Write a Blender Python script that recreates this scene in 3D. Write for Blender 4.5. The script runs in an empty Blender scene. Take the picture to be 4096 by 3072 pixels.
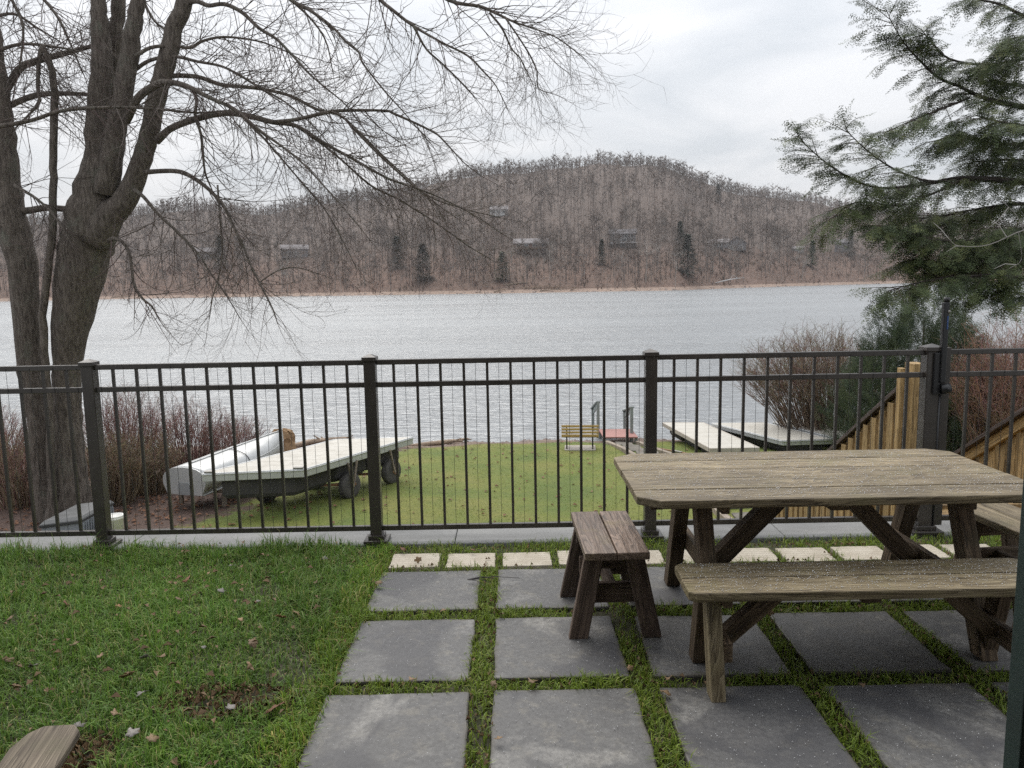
import bpy, math, random
import numpy as np
from mathutils import Vector, Matrix
random.seed(7); RNG = np.random.default_rng(11)
SC = bpy.context.scene; COL = SC.collection
rad = math.radians

# ------------------------------------------------------------------ camera
CAMH, PITCH, ROLL, FPX = 1.704, .1312, -.018, 3077.0
_F = Vector((0, math.cos(PITCH), -math.sin(PITCH))); _U = Vector((0, math.sin(PITCH), math.cos(PITCH))); _X = Vector((1, 0, 0))
CR = _X*math.cos(ROLL) + _U*math.sin(ROLL); CU = _U*math.cos(ROLL) - _X*math.sin(ROLL); CF = _F
EYE = Vector((0, 0, CAMH))
cam = bpy.data.cameras.new('camera'); cam.sensor_width = 36; cam.lens = FPX/4096*36; cam.clip_start = .05; cam.clip_end = 6000
camo = bpy.data.objects.new('camera', cam); COL.objects.link(camo); SC.camera = camo
camo.matrix_world = Matrix.Translation(EYE) @ Matrix((CR, CU, -CF)).transposed().to_4x4()
KPX = 4096/2212
def ray(x, y): return CF + CR*((x*KPX-2048)/FPX) - CU*((y*KPX-1536)/FPX)
def G(x, y, z):                      # pixel -> point on the level z
    d = ray(x, y); return EYE + d*((z-CAMH)/d.z)
def P(x, y, Y):                      # pixel -> point on the upright plane y = Y
    d = ray(x, y); return EYE + d*(Y/d.y)

# ------------------------------------------------------------------ sky, sun, exposure
SUN_EL, SUN_AZ = rad(52), rad(-22)   # azimuth measured from +Y towards +X
world = bpy.data.worlds.new('World'); SC.world = world; world.use_nodes = True
nt = world.node_tree; nt.nodes.clear(); N = nt.nodes.new; LK = nt.links.new
def wm(op, a, b=None, c=None):
    n = N('ShaderNodeMath'); n.operation = op
    for i, v in enumerate((a, b, c)):
        if v is None: continue
        if isinstance(v, (int, float)): n.inputs[i].default_value = v
        else: LK(v, n.inputs[i])
    return n.outputs[0]
sky = N('ShaderNodeTexSky'); sky.sky_type = 'NISHITA'; sky.sun_disc = False
sky.sun_elevation = SUN_EL; sky.sun_rotation = SUN_AZ; sky.air_density = 1.5; sky.dust_density = 4
tc = N('ShaderNodeTexCoord'); sp = N('ShaderNodeSeparateXYZ'); LK(tc.outputs['Generated'], sp.inputs[0])
zz = wm('ADD', wm('ABSOLUTE', sp.outputs[2]), .22)
cb = N('ShaderNodeCombineXYZ'); LK(wm('DIVIDE', sp.outputs[0], zz), cb.inputs[0]); LK(wm('DIVIDE', sp.outputs[1], zz), cb.inputs[1])
n1 = N('ShaderNodeTexNoise'); n1.inputs['Scale'].default_value = 1.5; n1.inputs['Detail'].default_value = 5; n1.inputs['Roughness'].default_value = .52; n1.inputs['Distortion'].default_value = .5
LK(cb.outputs[0], n1.inputs['Vector'])
cr = N('ShaderNodeValToRGB'); LK(n1.outputs[0], cr.inputs[0])
cr.color_ramp.elements[0].position = .38; cr.color_ramp.elements[0].color = (.405, .428, .458, 1)
cr.color_ramp.elements[1].position = .60; cr.color_ramp.elements[1].color = (.53, .537, .555, 1)
grad = wm('MULTIPLY', wm('ADD', wm('MULTIPLY', wm('MAXIMUM', sp.outputs[2], 0), 1.1), .92), 10)
cl = N('ShaderNodeVectorMath'); cl.operation = 'SCALE'; LK(cr.outputs[0], cl.inputs[0]); LK(grad, cl.inputs[3])
mx = N('ShaderNodeMix'); mx.data_type = 'RGBA'; mx.inputs[0].default_value = .94
LK(sky.outputs[0], mx.inputs[6]); LK(cl.outputs[0], mx.inputs[7])
bg = N('ShaderNodeBackground'); bg.inputs[1].default_value = .1; LK(mx.outputs[2], bg.inputs[0])
wo = N('ShaderNodeOutputWorld'); LK(bg.outputs[0], wo.inputs[0])
sun = bpy.data.lights.new('sun', 'SUN'); sun.energy = 1.5; sun.angle = rad(50); sun.color = (1, .96, .9)
suno = bpy.data.objects.new('sun', sun); COL.objects.link(suno)
sd = Vector((math.sin(SUN_AZ)*math.cos(SUN_EL), math.cos(SUN_AZ)*math.cos(SUN_EL), math.sin(SUN_EL)))
suno.rotation_euler = (-sd).to_track_quat('-Z', 'Y').to_euler(); suno.location = (0, 0, 30)
vs = SC.view_settings; vs.view_transform = 'Standard'; vs.look = 'None'; vs.exposure = 0.68; vs.gamma = 1; vs.use_curve_mapping = False
SC.cycles.use_denoising = False; SC.cycles.adaptive_threshold = .006; SC.cycles.volume_bounces = 0
SC.cycles.max_bounces = 6; SC.cycles.diffuse_bounces = 3; SC.cycles.glossy_bounces = 3; SC.cycles.transparent_max_bounces = 8; SC.cycles.caustics_reflective = False; SC.cycles.caustics_refractive = False

# ------------------------------------------------------------------ materials
M = {}
def mat(name, col, rough=.7, metal=0, build=None, spec=.5):
    m = bpy.data.materials.new(name); m.use_nodes = True
    b = m.node_tree.nodes['Principled BSDF']
    b.inputs['Base Color'].default_value = (*col, 1); b.inputs['Roughness'].default_value = rough; b.inputs['Metallic'].default_value = metal
    b.inputs['Specular IOR Level'].default_value = spec
    if build: build(Nt(m.node_tree, b))
    M[name] = m; return m
class Nt:
    def __init__(s, t, b): s.t = t; s.b = b; s.co = None
    def n(s, k): return s.t.nodes.new(k)
    def l(s, a, b): s.t.links.new(a, b)
    def coord(s, scale=(1, 1, 1), rand=0, kind='Object', rot=(0, 0, 0)):
        c = s.n('ShaderNodeTexCoord').outputs[kind]
        if rand:
            oi = s.n('ShaderNodeObjectInfo'); v = s.n('ShaderNodeVectorMath'); v.operation = 'MULTIPLY_ADD'
            s.l(oi.outputs['Random'], v.inputs[0]); v.inputs[1].default_value = (rand, rand*.7, rand*1.3); s.l(c, v.inputs[2]); c = v.outputs[0]
        m = s.n('ShaderNodeMapping'); s.l(c, m.inputs[0]); m.inputs['Scale'].default_value = scale; m.inputs['Rotation'].default_value = rot
        return m.outputs[0]
    def noise(s, v, scale, detail=4, rough=.55, dist=0):
        n = s.n('ShaderNodeTexNoise'); s.l(v, n.inputs['Vector']); n.inputs['Scale'].default_value = scale
        n.inputs['Detail'].default_value = detail; n.inputs['Roughness'].default_value = rough; n.inputs['Distortion'].default_value = dist
        return n.outputs[0]
    def voro(s, v, scale, feat='F1', out='Distance'):
        n = s.n('ShaderNodeTexVoronoi'); n.feature = feat; s.l(v, n.inputs['Vector']); n.inputs['Scale'].default_value = scale
        return n.outputs[out]
    def ramp(s, f, stops):
        r = s.n('ShaderNodeValToRGB'); s.l(f, r.inputs[0]); e = r.color_ramp.elements
        while len(e) < len(stops): e.new(.5)
        for q, (p, c) in zip(e, stops):
            q.position = p; q.color = (*c, 1) if isinstance(c, tuple) else (c, c, c, 1)
        return r.outputs[0]
    def mix(s, f, a, b, mode='MIX'):
        m = s.n('ShaderNodeMix'); m.data_type = 'RGBA'; m.blend_type = mode
        for i, v in ((0, f), (6, a), (7, b)):
            if hasattr(v, 'links') or hasattr(v, 'is_linked'): s.l(v, m.inputs[i])
            elif i == 0: m.inputs[0].default_value = v
            else: m.inputs[i].default_value = (*v, 1) if isinstance(v, tuple) else (v, v, v, 1)
        return m.outputs[2]
    def math(s, op, a, b=0):
        m = s.n('ShaderNodeMath'); m.operation = op
        for i, v in enumerate((a, b)):
            if isinstance(v, (int, float)): m.inputs[i].default_value = v
            else: s.l(v, m.inputs[i])
        return m.outputs[0]
    def col(s, c): s.l(c, s.b.inputs['Base Color'])
    def rough(s, c): s.l(c, s.b.inputs['Roughness'])
    def bump(s, h, dist=.01, st=1):
        n = s.n('ShaderNodeBump'); s.l(h, n.inputs['Height']); n.inputs['Distance'].default_value = dist; n.inputs['Strength'].default_value = st
        s.l(n.outputs[0], s.b.inputs['Normal'])
    def rnd(s):
        return s.n('ShaderNodeObjectInfo').outputs['Random']

def wood(name, dark, light, moss=None, rough=.75, grain=1.0):
    def f(n):
        v = n.coord((1, 1, 1), 9)
        st = n.coord((1.2*grain, 26*grain, 26*grain), 9)
        g = n.noise(st, 1.6, 5, .6, 1.2)
        ring = n.coord((.7, 7, 7), 9); w = n.noise(ring, 1.5, 2, .5, 2.2)
        wv = n.math('FRACT', n.math('MULTIPLY', w, 9.0))
        gg = n.math('ADD', n.math('MULTIPLY', g, .75), n.math('MULTIPLY', wv, .25))
        c = n.ramp(gg, [(.30, tuple(x*.35 for x in dark)), (.43, dark), (.58, light), (.78, tuple(min(1, x*1.35) for x in light))])
        pat = n.noise(v, 3.0, 3, .6)
        c = n.mix(n.ramp(pat, [(.35, 0.0), (.7, .55)]), c, tuple(x*.62 for x in dark))
        if moss:
            ms = n.noise(v, 4.5, 4, .7)
            c = n.mix(n.ramp(ms, [(.52, 0.0), (.72, .5)]), c, moss)
        hsv = n.n('ShaderNodeHueSaturation'); n.l(c, hsv.inputs['Color'])
        n.l(n.math('ADD', n.math('MULTIPLY', n.rnd(), .4), .8), hsv.inputs['Value'])
        n.col(hsv.outputs[0]); n.bump(gg, .005, 1.0)
    return mat(name, dark, rough, 0, f)
wood('table_wood', (.135, .100, .055), (.262, .208, .126), (.14, .122, .052), .62)
wood('bench_wood', (.13, .098, .053), (.25, .202, .122), (.15, .13, .048), .64)
wood('leg_wood', (.092, .060, .035), (.165, .115, .07), (.09, .08, .045), .8)
wood('stool_wood', (.128, .086, .062), (.242, .172, .13), (.22, .17, .07), .5)
wood('stool_leg_wood', (.078, .052, .038), (.14, .098, .072), None, .8)
wood('chair_wood', (.125, .098, .07), (.25, .205, .15), (.12, .115, .06), .8, 1.3)
wood('new_wood', (.265, .168, .066), (.41, .278, .125), None, .65, .8)
wood('rail_wood', (.05, .032, .028), (.085, .055, .048), None, .55)
wood('timber', (.22, .18, .14), (.36, .30, .24), None, .85)
wood('grey_plank', (.13, .115, .095), (.215, .195, .165), (.12, .12, .09), .9)
wood('driftwood', (.22, .16, .115), (.40, .31, .23), None, .9)

def f_bronze(n):
    v = n.coord((1, 1, 1), 3)
    n.rough(n.ramp(n.noise(v, 14, 4), [(.3, .24), (.75, .42)]))
    n.col(n.ramp(n.noise(v, 5, 3), [(.3, (.036, .031, .027)), (.7, (.055, .047, .041))]))
    n.bump(n.noise(v, 400, 1), .0004, .5)
mat('bronze_metal', (.045, .04, .037), .4, 0, f_bronze)
mat('black_plastic', (.012, .012, .013), .4)
mat('latch_blue', (.03, .07, .19), .5)
mat('wire_metal', (.03, .03, .03), .5)
mat('bolt_steel', (.28, .27, .25), .45, .8)

def f_slab(n):
    v = n.coord((1, 1, 1), 20)
    a = n.noise(v, 3.2, 6, .7, .8); fine = n.noise(v, 46, 4, .8); sc = n.noise(v, 12, 5, .7)
    c = n.ramp(a, [(.30, (.064, .063, .063)), (.48, (.110, .108, .106)), (.68, (.170, .166, .158))])
    c = n.mix(n.ramp(sc, [(.52, 0.0), (.68, .7)]), c, (.215, .198, .165))
    pale = n.noise(n.coord((1, 1, 1), 47), 2.0, 4, .6, .5); c = n.mix(n.ramp(pale, [(.56, 0.0), (.63, .6)]), c, (.30, .288, .265))
    c = n.mix(n.ramp(fine, [(.38, .6), (.62, 0.0)]), c, (.048, .046, .046))
    st = n.voro(n.coord((1, 1, 1), 31), 1.15)
    edge = n.math('ADD', st, n.math('MULTIPLY', n.noise(v, 6, 3), .18))
    c = n.mix(n.ramp(edge, [(.70, 0.0), (.735, .6)]), c, (.040, .040, .046))      # damp patches with clear outlines
    g = n.coord((1, 1, 1), 0, 'Generated'); gs = n.n('ShaderNodeSeparateXYZ'); n.l(g, gs.inputs[0])
    ed = n.math('MAXIMUM', n.math('ABSOLUTE', n.math('SUBTRACT', gs.outputs[0], .5)), n.math('ABSOLUTE', n.math('SUBTRACT', gs.outputs[1], .5)))
    ed = n.math('ADD', ed, n.math('MULTIPLY', n.math('SUBTRACT', n.noise(v, 9, 5, .7), .5), .16))
    c = n.mix(n.ramp(ed, [(.455, 0.0), (.50, .75)]), c, (.075, .066, .052))       # soil stained rims
    hsv = n.n('ShaderNodeHueSaturation'); n.l(c, hsv.inputs['Color']); n.l(n.math('ADD', n.math('MULTIPLY', n.rnd(), .35), .85), hsv.inputs['Value'])
    n.col(hsv.outputs[0]); n.rough(n.ramp(a, [(.3, .45), (.7, .72)])); n.bump(n.math('ADD', fine, n.math('MULTIPLY', sc, .6)), .003, .7)
mat('dark_slab', (.16, .16, .17), .6, 0, f_slab)
def f_beige(n):
    v = n.coord((1, 1, 1), 12)
    w = n.n('ShaderNodeTexWave'); w.bands_direction = 'Y'; n.l(n.coord((1, 1, 1)), w.inputs[0]); w.inputs['Scale'].default_value = 9; w.inputs['Distortion'].default_value = .6
    c = n.ramp(n.noise(v, 9, 5, .65), [(.3, (.38, .33, .255)), (.6, (.50, .45, .365)), (.8, (.56, .51, .43))])
    c = n.mix(n.math('MULTIPLY', w.outputs[1], .22), c, (.36, .30, .23))
    n.col(c); n.bump(n.math('ADD', n.noise(v, 70, 3), w.outputs[1]), .004, .6)
mat('beige_paver', (.55, .5, .4), .85, 0, f_beige)
def f_conc(n):
    v = n.coord((1, 1, 1), 5); a = n.noise(n.coord((.35, 1, 1)), 3, 6, .65); s = n.noise(v, 60, 4, .7)
    c = n.ramp(a, [(.3, (.14, .142, .14)), (.55, (.225, .225, .22)), (.75, (.28, .278, .265))])
    c = n.mix(n.ramp(s, [(.3, .4), (.6, 0.0)]), c, (.12, .12, .118)); n.col(c); n.bump(s, .003, .6)
mat('concrete', (.3, .3, .3), .85, 0, f_conc)
def f_soil(n):
    v = n.coord(); c = n.ramp(n.noise(v, 25, 6, .75), [(.25, (.028, .028, .014)), (.5, (.05, .052, .024)), (.62, (.085, .07, .05)), (.8, (.15, .125, .10))])
    n.col(c); n.bump(n.noise(v, 60, 5, .7), .012, 1)
mat('patio_soil', (.06, .05, .03), .95, 0, f_soil)
def f_lawn(n):
    v = n.coord(); sp = n.n('ShaderNodeSeparateXYZ'); n.l(v, sp.inputs[0])
    a = n.noise(v, .5, 4, .6); b = n.noise(v, 7, 5, .75); f = n.noise(n.coord((1, .55, 1)), 34, 4, .8)
    c = n.ramp(a, [(.35, (.092, .145, .018)), (.5, (.148, .182, .025)), (.65, (.198, .20, .04))])
    c = n.mix(n.ramp(b, [(.35, .5), (.62, 0.0)]), c, (.075, .10, .022))
    c = n.mix(n.ramp(f, [(.45, 0.0), (.75, .5)]), c, (.24, .20, .085))
    edge = n.noise(v, .8, 5, .7)
    # leaf mould under the shrubs on the west side, stony strip along the shore
    mould = n.math('SUBTRACT', n.math('MULTIPLY', edge, 5.0), n.math('ADD', sp.outputs[0], n.math('MULTIPLY', n.math('SUBTRACT', sp.outputs[1], 17.0), -.35)))
    lm = n.ramp(n.noise(v, 16, 5, .8), [(.3, (.035, .024, .019)), (.5, (.085, .052, .04)), (.7, (.16, .10, .075))])
    c = n.mix(n.ramp(n.math('MULTIPLY', n.math('SUBTRACT', mould, 9.1), 1.0), [(.2, 0.0), (.7, 1.0)]), c, lm)
    shore = n.math('ADD', sp.outputs[1], n.math('MULTIPLY', edge, 1.6))
    stn = n.ramp(n.noise(v, 13, 5, .8), [(.3, (.09, .06, .045)), (.55, (.21, .15, .115)), (.75, (.32, .26, .21))])
    c = n.mix(n.ramp(n.math('MULTIPLY', n.math('SUBTRACT', shore, 27.6), 1.0), [(.2, 0.0), (.5, 1.0)]), c, stn)
    n.col(c); n.bump(n.math('ADD', f, b), .04, .8)
mat('lower_lawn', (.12, .14, .03), .9, 0, f_lawn)
def f_water(n):
    v = n.coord((.30, 1.15, 1), rot=(0, 0, .06)); a = n.noise(v, 1.2, 3, .55, .5); b = n.noise(n.coord((.12, .3, 1)), .55, 4, .6)
    c = n.noise(n.coord((.55, 2.3, 1), rot=(0, 0, -.1)), 1.9, 2, .5, .4)
    n.bump(n.math('ADD', n.math('ADD', a, n.math('MULTIPLY', b, 1.3)), n.math('MULTIPLY', c, .6)), .26, 1.0)
    n.b.inputs['IOR'].default_value = 1.5
    n.rough(n.ramp(n.noise(n.coord((.02, .12, 1)), .6, 4), [(.3, .2), (.7, .32)]))
mat('lake_water', (.235, .248, .255), .16, .08, f_water)
def f_hill(n):
    v = n.coord(); sp = n.n('ShaderNodeSeparateXYZ'); n.l(v, sp.inputs[0])
    a = n.noise(v, .05, 6, .7); b = n.noise(v, .35, 5, .75)
    c = n.ramp(b, [(.28, (.085, .058, .047)), (.5, (.16, .102, .076)), (.72, (.235, .15, .112))])
    c = n.mix(n.ramp(a, [(.45, 0.0), (.7, .6)]), c, (.13, .095, .075))
    hz = n.ramp(n.math('MULTIPLY', n.math('ADD', sp.outputs[2], n.math('MULTIPLY', a, 12)), .025), [(.45, 0.0), (.9, 1.0)])
    c = n.mix(hz, c, n.ramp(b, [(.3, (.085, .062, .05)), (.7, (.135, .10, .082))]))
    beach = n.ramp(n.math('ADD', sp.outputs[2], n.math('MULTIPLY', b, 1.2)), [(0, 1.0), (.02, 0.0)])
    bz = n.math('LESS_THAN', n.math('ADD', sp.outputs[2], n.math('MULTIPLY', b, 1.6)), -1.6)
    c = n.mix(bz, c, n.ramp(n.noise(v, .8, 5, .8), [(.3, (.20, .14, .105)), (.7, (.42, .31, .245))]))
    n.col(c); n.bump(b, .6, .7)
mat('hill_ground', (.2, .12, .08), .95, 0, f_hill)

def attr_mat(name, rough=.8, trans=.0, spec=.3, base=(1, 1, 1)):
    def f(n):
        at = n.n('ShaderNodeAttribute'); at.attribute_name = 'tint'
        n.col(at.outputs['Color'])
        if trans:
            tr = n.n('ShaderNodeBsdfTranslucent'); n.l(at.outputs['Color'], tr.inputs[0])
            ms = n.n('ShaderNodeMixShader'); ms.inputs[0].default_value = trans
            n.l(n.b.outputs[0], ms.inputs[1]); n.l(tr.outputs[0], ms.inputs[2])
            n.l(ms.outputs[0], n.t.nodes['Material Output'].inputs[0])
    return mat(name, base, rough, 0, f, spec)
attr_mat('grass_blade', .5, .42, .4); attr_mat('needle', .6, .12, .3); attr_mat('twig', .8, 0, .25); attr_mat('far_twig', .9, 0, .1); attr_mat('grain_ice', .3, .3, .6)
def leaf_mat(name, a, b):
    def f(n):
        v = n.coord((1, 1, 1), 3, 'Generated'); c = n.ramp(n.noise(v, 5, 4, .6), [(.3, a), (.7, b)])
        hsv = n.n('ShaderNodeHueSaturation'); n.l(c, hsv.inputs['Color']); n.l(n.math('ADD', n.math('MULTIPLY', n.rnd(), .6), .7), hsv.inputs['Value']); n.col(hsv.outputs[0])
    mat(name, a, .7, 0, f)
leaf_mat('leaf_tan', (.12, .075, .036), (.26, .17, .092)); leaf_mat('leaf_rust', (.11, .045, .02), (.22, .10, .045)); leaf_mat('leaf_grey', (.12, .105, .092), (.26, .24, .22))
def bark(name, dark, light, lichen, sc=1.0):
    def f(n):
        v = n.coord((9*sc, 9*sc, 1.6*sc)); a = n.noise(v, 1.4, 7, .78, 1.2); vo = n.voro(n.coord((11*sc, 11*sc, 2.2*sc)), 1.0)
        h = n.math('ADD', a, n.math('MULTIPLY', vo, .25))
        c = n.ramp(h, [(.36, tuple(x*.35 for x in dark)), (.52, dark), (.74, light)])
        li = n.noise(n.coord((1, 1, .6)), 2.6, 6, .75)
        c = n.mix(n.ramp(li, [(.54, 0.0), (.68, .75)]), c, lichen)
        n.col(c); n.bump(h, .09, 1)
    mat(name, dark, .92, 0, f)
bark('maple_bark', (.085, .068, .054), (.20, .168, .14), (.175, .18, .14), 1.7)
bark('hemlock_bark', (.05, .038, .032), (.10, .08, .068), (.09, .09, .075), 2)
bark('far_bark', (.15, .135, .125), (.26, .24, .225), (.22, .21, .19), .3)

def worn(name, col, rough, dirt, scale=4, metal=0, amt=.5, bumpd=.002):
    def f(n):
        v = n.coord((1, 1, 1), 6); a = n.noise(v, scale, 6, .7); s = n.noise(n.coord((1, 1, 3), 6), scale*7, 4, .7)
        c = n.mix(n.ramp(a, [(.42, 0.0), (.75, amt)]), col, dirt)
        c = n.mix(n.ramp(s, [(.55, 0.0), (.8, amt*.6)]), c, tuple(x*.6 for x in dirt)); n.col(c)
        n.rough(n.ramp(a, [(.3, rough*.8), (.7, min(1, rough*1.25))])); n.bump(s, bumpd, .5)
    mat(name, col, rough, metal, f)
worn('dock_deck', (.50, .475, .42), .6, (.37, .34, .285), 3, 0, .7); worn('dock_rim', (.50, .51, .51), .35, (.34, .335, .31), 5, .25)
worn('dock_float', (.03, .029, .028), .75, (.10, .09, .08), 3); worn('boat_alu', (.52, .525, .52), .38, (.36, .37, .355), 2.5, .35, .7)
worn('boat_patch', (.27, .275, .28), .5, (.18, .18, .18)); worn('tyre_rubber', (.055, .052, .05), .9, (.17, .155, .135), 6); worn('dock_side', (.45, .41, .36), .7, (.27, .22, .17))
worn('box_grey', (.24, .26, .29), .5, (.26, .28, .30)); worn('box_lid', (.12, .12, .118), .55, (.2, .2, .2)); worn('box_trim', (.04, .042, .045), .5, (.09, .09, .09))
worn('bucket_white', (.78, .77, .73), .45, (.50, .46, .39)); worn('yellow_slat', (.46, .31, .11), .5, (.33, .22, .09)); worn('red_deck', (.36, .175, .15), .65, (.27, .15, .13), 3)
worn('grey_paint', (.24, .27, .26), .7, (.14, .155, .15)); worn('iron_black', (.03, .03, .03), .5, (.06, .05, .045)); worn('pad_concrete', (.38, .35, .31), .9, (.25, .22, .18))
worn('green_paint', (.016, .034, .03), .5, (.010, .014, .013), 5, 0, .6); worn('dark_panel', (.010, .009, .009), .6, (.006, .005, .005))
worn('rust_metal', (.30, .16, .09), .7, (.14, .075, .05)); worn('wall_brown', (.16, .10, .085), .8, (.11, .075, .065), 1, 0, .6); worn('wall_white', (.40, .40, .39), .7, (.44, .44, .43), 1)
worn('wall_grey', (.19, .185, .19), .8, (.13, .125, .13), 1); worn('roof_grey', (.22, .20, .20), .8, (.22, .2, .2), 1); worn('roof_dark', (.14, .13, .135), .8, (.1, .09, .09), 1)
worn('wall_dark', (.10, .09, .085), .8, (.07, .065, .06), 1)
worn('trim_white', (.52, .51, .50), .6, (.4, .4, .39), 1); mat('house_glass', (.03, .035, .04), .08); worn('stone', (.24, .19, .165), .9, (.14, .11, .10), 2, 0, .8, .02); worn('yellow_plastic', (.7, .58, .06), .5, (.5, .4, .05)); worn('tan_hay', (.30, .19, .10), .95, (.16, .10, .06), 12)
mat('rope', (.10, .095, .09), .9)
# ------------------------------------------------------------------ helpers
def wmat(o):
    m = o.matrix_basis.copy()
    return wmat(o.parent) @ o.matrix_parent_inverse @ m if o.parent else m
def adopt(o, parent):
    o.parent = parent; o.matrix_parent_inverse = wmat(parent).inverted()
def tag(o, label=None, cat=None, group=None, kind=None):
    if label: o['label'] = label
    if cat: o['category'] = cat
    if group: o['group'] = group
    if kind: o['kind'] = kind
    return o
def thing(name, label, cat, loc, group=None):
    o = bpy.data.objects.new(name, None); o.empty_display_size = .1; COL.objects.link(o); o.location = loc
    return tag(o, label, cat, group)
def addobj(name, me, material=None, parent=None, mw=None, smooth=False, bevel=0):
    if material and not me.materials: me.materials.append(M[material])
    if smooth and len(me.polygons): me.polygons.foreach_set('use_smooth', [True]*len(me.polygons))
    o = bpy.data.objects.new(name, me); COL.objects.link(o)
    if mw is not None: o.matrix_basis = mw
    if parent is not None: adopt(o, parent)
    if bevel:
        b = o.modifiers.new('edge', 'BEVEL'); b.width = bevel; b.segments = 2; b.limit_method = 'ANGLE'; b.angle_limit = rad(40)
    return o
class MB:
    def __init__(s): s.v = []; s.f = []
    def add(s, v, f):
        k = len(s.v); s.v += [tuple(p) for p in v]; s.f += [tuple(i+k for i in q) for q in f]; return s
    def box(s, c, d, m=None):
        c = Vector(c); v = []
        for x in (-.5, .5):
            for y in (-.5, .5):
                for z in (-.5, .5):
                    p = Vector((x*d[0], y*d[1], z*d[2])); v.append(c + (m @ p if m else p))
        return s.add(v, [(0, 1, 3, 2), (4, 6, 7, 5), (0, 4, 5, 1), (2, 3, 7, 6), (0, 2, 6, 4), (1, 5, 7, 3)])
    def prism(s, poly, z0, z1, m=None):           # polygon in local xy, extruded in z
        n = len(poly); v = [Vector((x, y, z0)) for x, y in poly] + [Vector((x, y, z1)) for x, y in poly]
        if m: v = [m @ p for p in v]
        return s.add(v, [tuple(range(n-1, -1, -1)), tuple(range(n, 2*n))] + [(i, (i+1) % n, n+(i+1) % n, n+i) for i in range(n)])
    def lathe(s, prof, n=16, m=None):             # profile (r, z) about z
        v = []; f = []
        for r, z in prof:
            for i in range(n):
                a = 2*math.pi*i/n; p = Vector((r*math.cos(a), r*math.sin(a), z)); v.append(m @ p if m else p)
        for k in range(len(prof)-1):
            for i in range(n):
                j = (i+1) % n; f.append((k*n+i, k*n+j, (k+1)*n+j, (k+1)*n+i))
        f.append(tuple(range(n-1, -1, -1))); f.append(tuple(range((len(prof)-1)*n, len(prof)*n)))
        return s.add(v, f)
    def tube(s, pts, rr, n=6, wob=0):
        pts = [Vector(p) for p in pts]; k0 = len(s.v); t0 = (pts[1]-pts[0]).normalized()
        u = t0.orthogonal().normalized(); K = len(pts)
        for i, p in enumerate(pts):
            t = (pts[min(i+1, K-1)]-pts[max(i-1, 0)])
            if t.length < 1e-9: t = t0
            t = t.normalized(); u = (u - t*u.dot(t)); u = u.normalized() if u.length > 1e-6 else t.orthogonal().normalized(); w = t.cross(u)
            for j in range(n):
                a = 2*math.pi*j/n; r = rr[i]*(1 + (wob*(random.random()-.5) if wob else 0))
                s.v.append(tuple(p + u*(r*math.cos(a)) + w*(r*math.sin(a))))
        for i in range(K-1):
            for j in range(n):
                jj = (j+1) % n; s.f.append((k0+i*n+j, k0+i*n+jj, k0+(i+1)*n+jj, k0+(i+1)*n+j))
        s.f.append(tuple(k0+j for j in range(n-1, -1, -1))); s.f.append(tuple(k0+(K-1)*n+j for j in range(n)))
        return s
    def mesh(s, name):
        me = bpy.data.meshes.new(name); me.from_pydata(s.v, [], s.f); me.update(); return me
    def build(s, name, material, parent=None, smooth=False, bevel=0, mw=None):
        return addobj(name, s.mesh(name), material, parent, mw, smooth, bevel)
_bc = {}
def frame(p0, p1, up=(0, 0, 1)):                  # local x along p0->p1, z near up, origin midway
    p0 = Vector(p0); p1 = Vector(p1); x = (p1-p0).normalized(); y = Vector(up).cross(x)
    if y.length < 1e-5: y = Vector((0, 1, 0)).cross(x) if abs(x.y) < .9 else Vector((1, 0, 0)).cross(x)
    y.normalize(); z = x.cross(y)
    return Matrix.Translation((p0+p1)/2) @ Matrix((x, y, z)).transposed().to_4x4()
def plank(name, p0, p1, w, t, material, parent=None, up=(0, 0, 1), bevel=.004, tilt=0):
    L = (Vector(p1)-Vector(p0)).length; k = (round(L, 4), round(w, 4), round(t, 4), material)
    if k not in _bc:
        me = MB().box((0, 0, 0), (L, w, t)).mesh(name); me.materials.append(M[material]); _bc[k] = me
    mw = frame(p0, p1, up)
    if tilt: mw = mw @ Matrix.Rotation(tilt, 4, 'X')
    return addobj(name, _bc[k], None, parent, mw, False, bevel)
def npmesh(name, V, F, material, tint=None, smooth=False):
    V = np.asarray(V, np.float32); F = np.asarray(F, np.int32); me = bpy.data.meshes.new(name)
    nf, k = F.shape; me.vertices.add(len(V)); me.vertices.foreach_set('co', V.ravel())
    me.loops.add(nf*k); me.loops.foreach_set('vertex_index', F.ravel())
    me.polygons.add(nf); me.polygons.foreach_set('loop_start', np.arange(0, nf*k, k, dtype=np.int32))
    me.update(calc_edges=True); me.materials.append(M[material])
    if tint is not None:
        a = me.attributes.new('tint', 'FLOAT_COLOR', 'POINT'); t = np.ones((len(V), 4), np.float32); t[:, :3] = tint; a.data.foreach_set('color', t.ravel())
    if smooth: me.polygons.foreach_set('use_smooth', np.ones(nf, bool))
    return me
def merge(variants, mats, idx, tints=None):
    """variants: list of (V,F[,vt]); mats: (n,4,4); idx: (n,) -> V,F,tint per vertex"""
    Vs, Fs, Ts = [], [], []; off = 0
    for k, var in enumerate(variants):
        sel = np.where(idx == k)[0]
        if not len(sel): continue
        V, F = var[0], var[1]; A = mats[sel]
        W = np.einsum('nij,vj->nvi', A[:, :3, :3], V) + A[:, None, :3, 3]
        n, v = len(sel), len(V)
        Vs.append(W.reshape(-1, 3)); Fs.append((F[None] + (np.arange(n)*v)[:, None, None] + off).reshape(-1, F.shape[1])); off += n*v
        if tints is not None:
            t = np.repeat(tints[sel][:, None, :], v, 1)
            if len(var) > 2: t = t*var[2][None]
            Ts.append(t.reshape(-1, 3))
    return np.concatenate(Vs), np.concatenate(Fs), (np.concatenate(Ts) if Ts else None)
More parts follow.
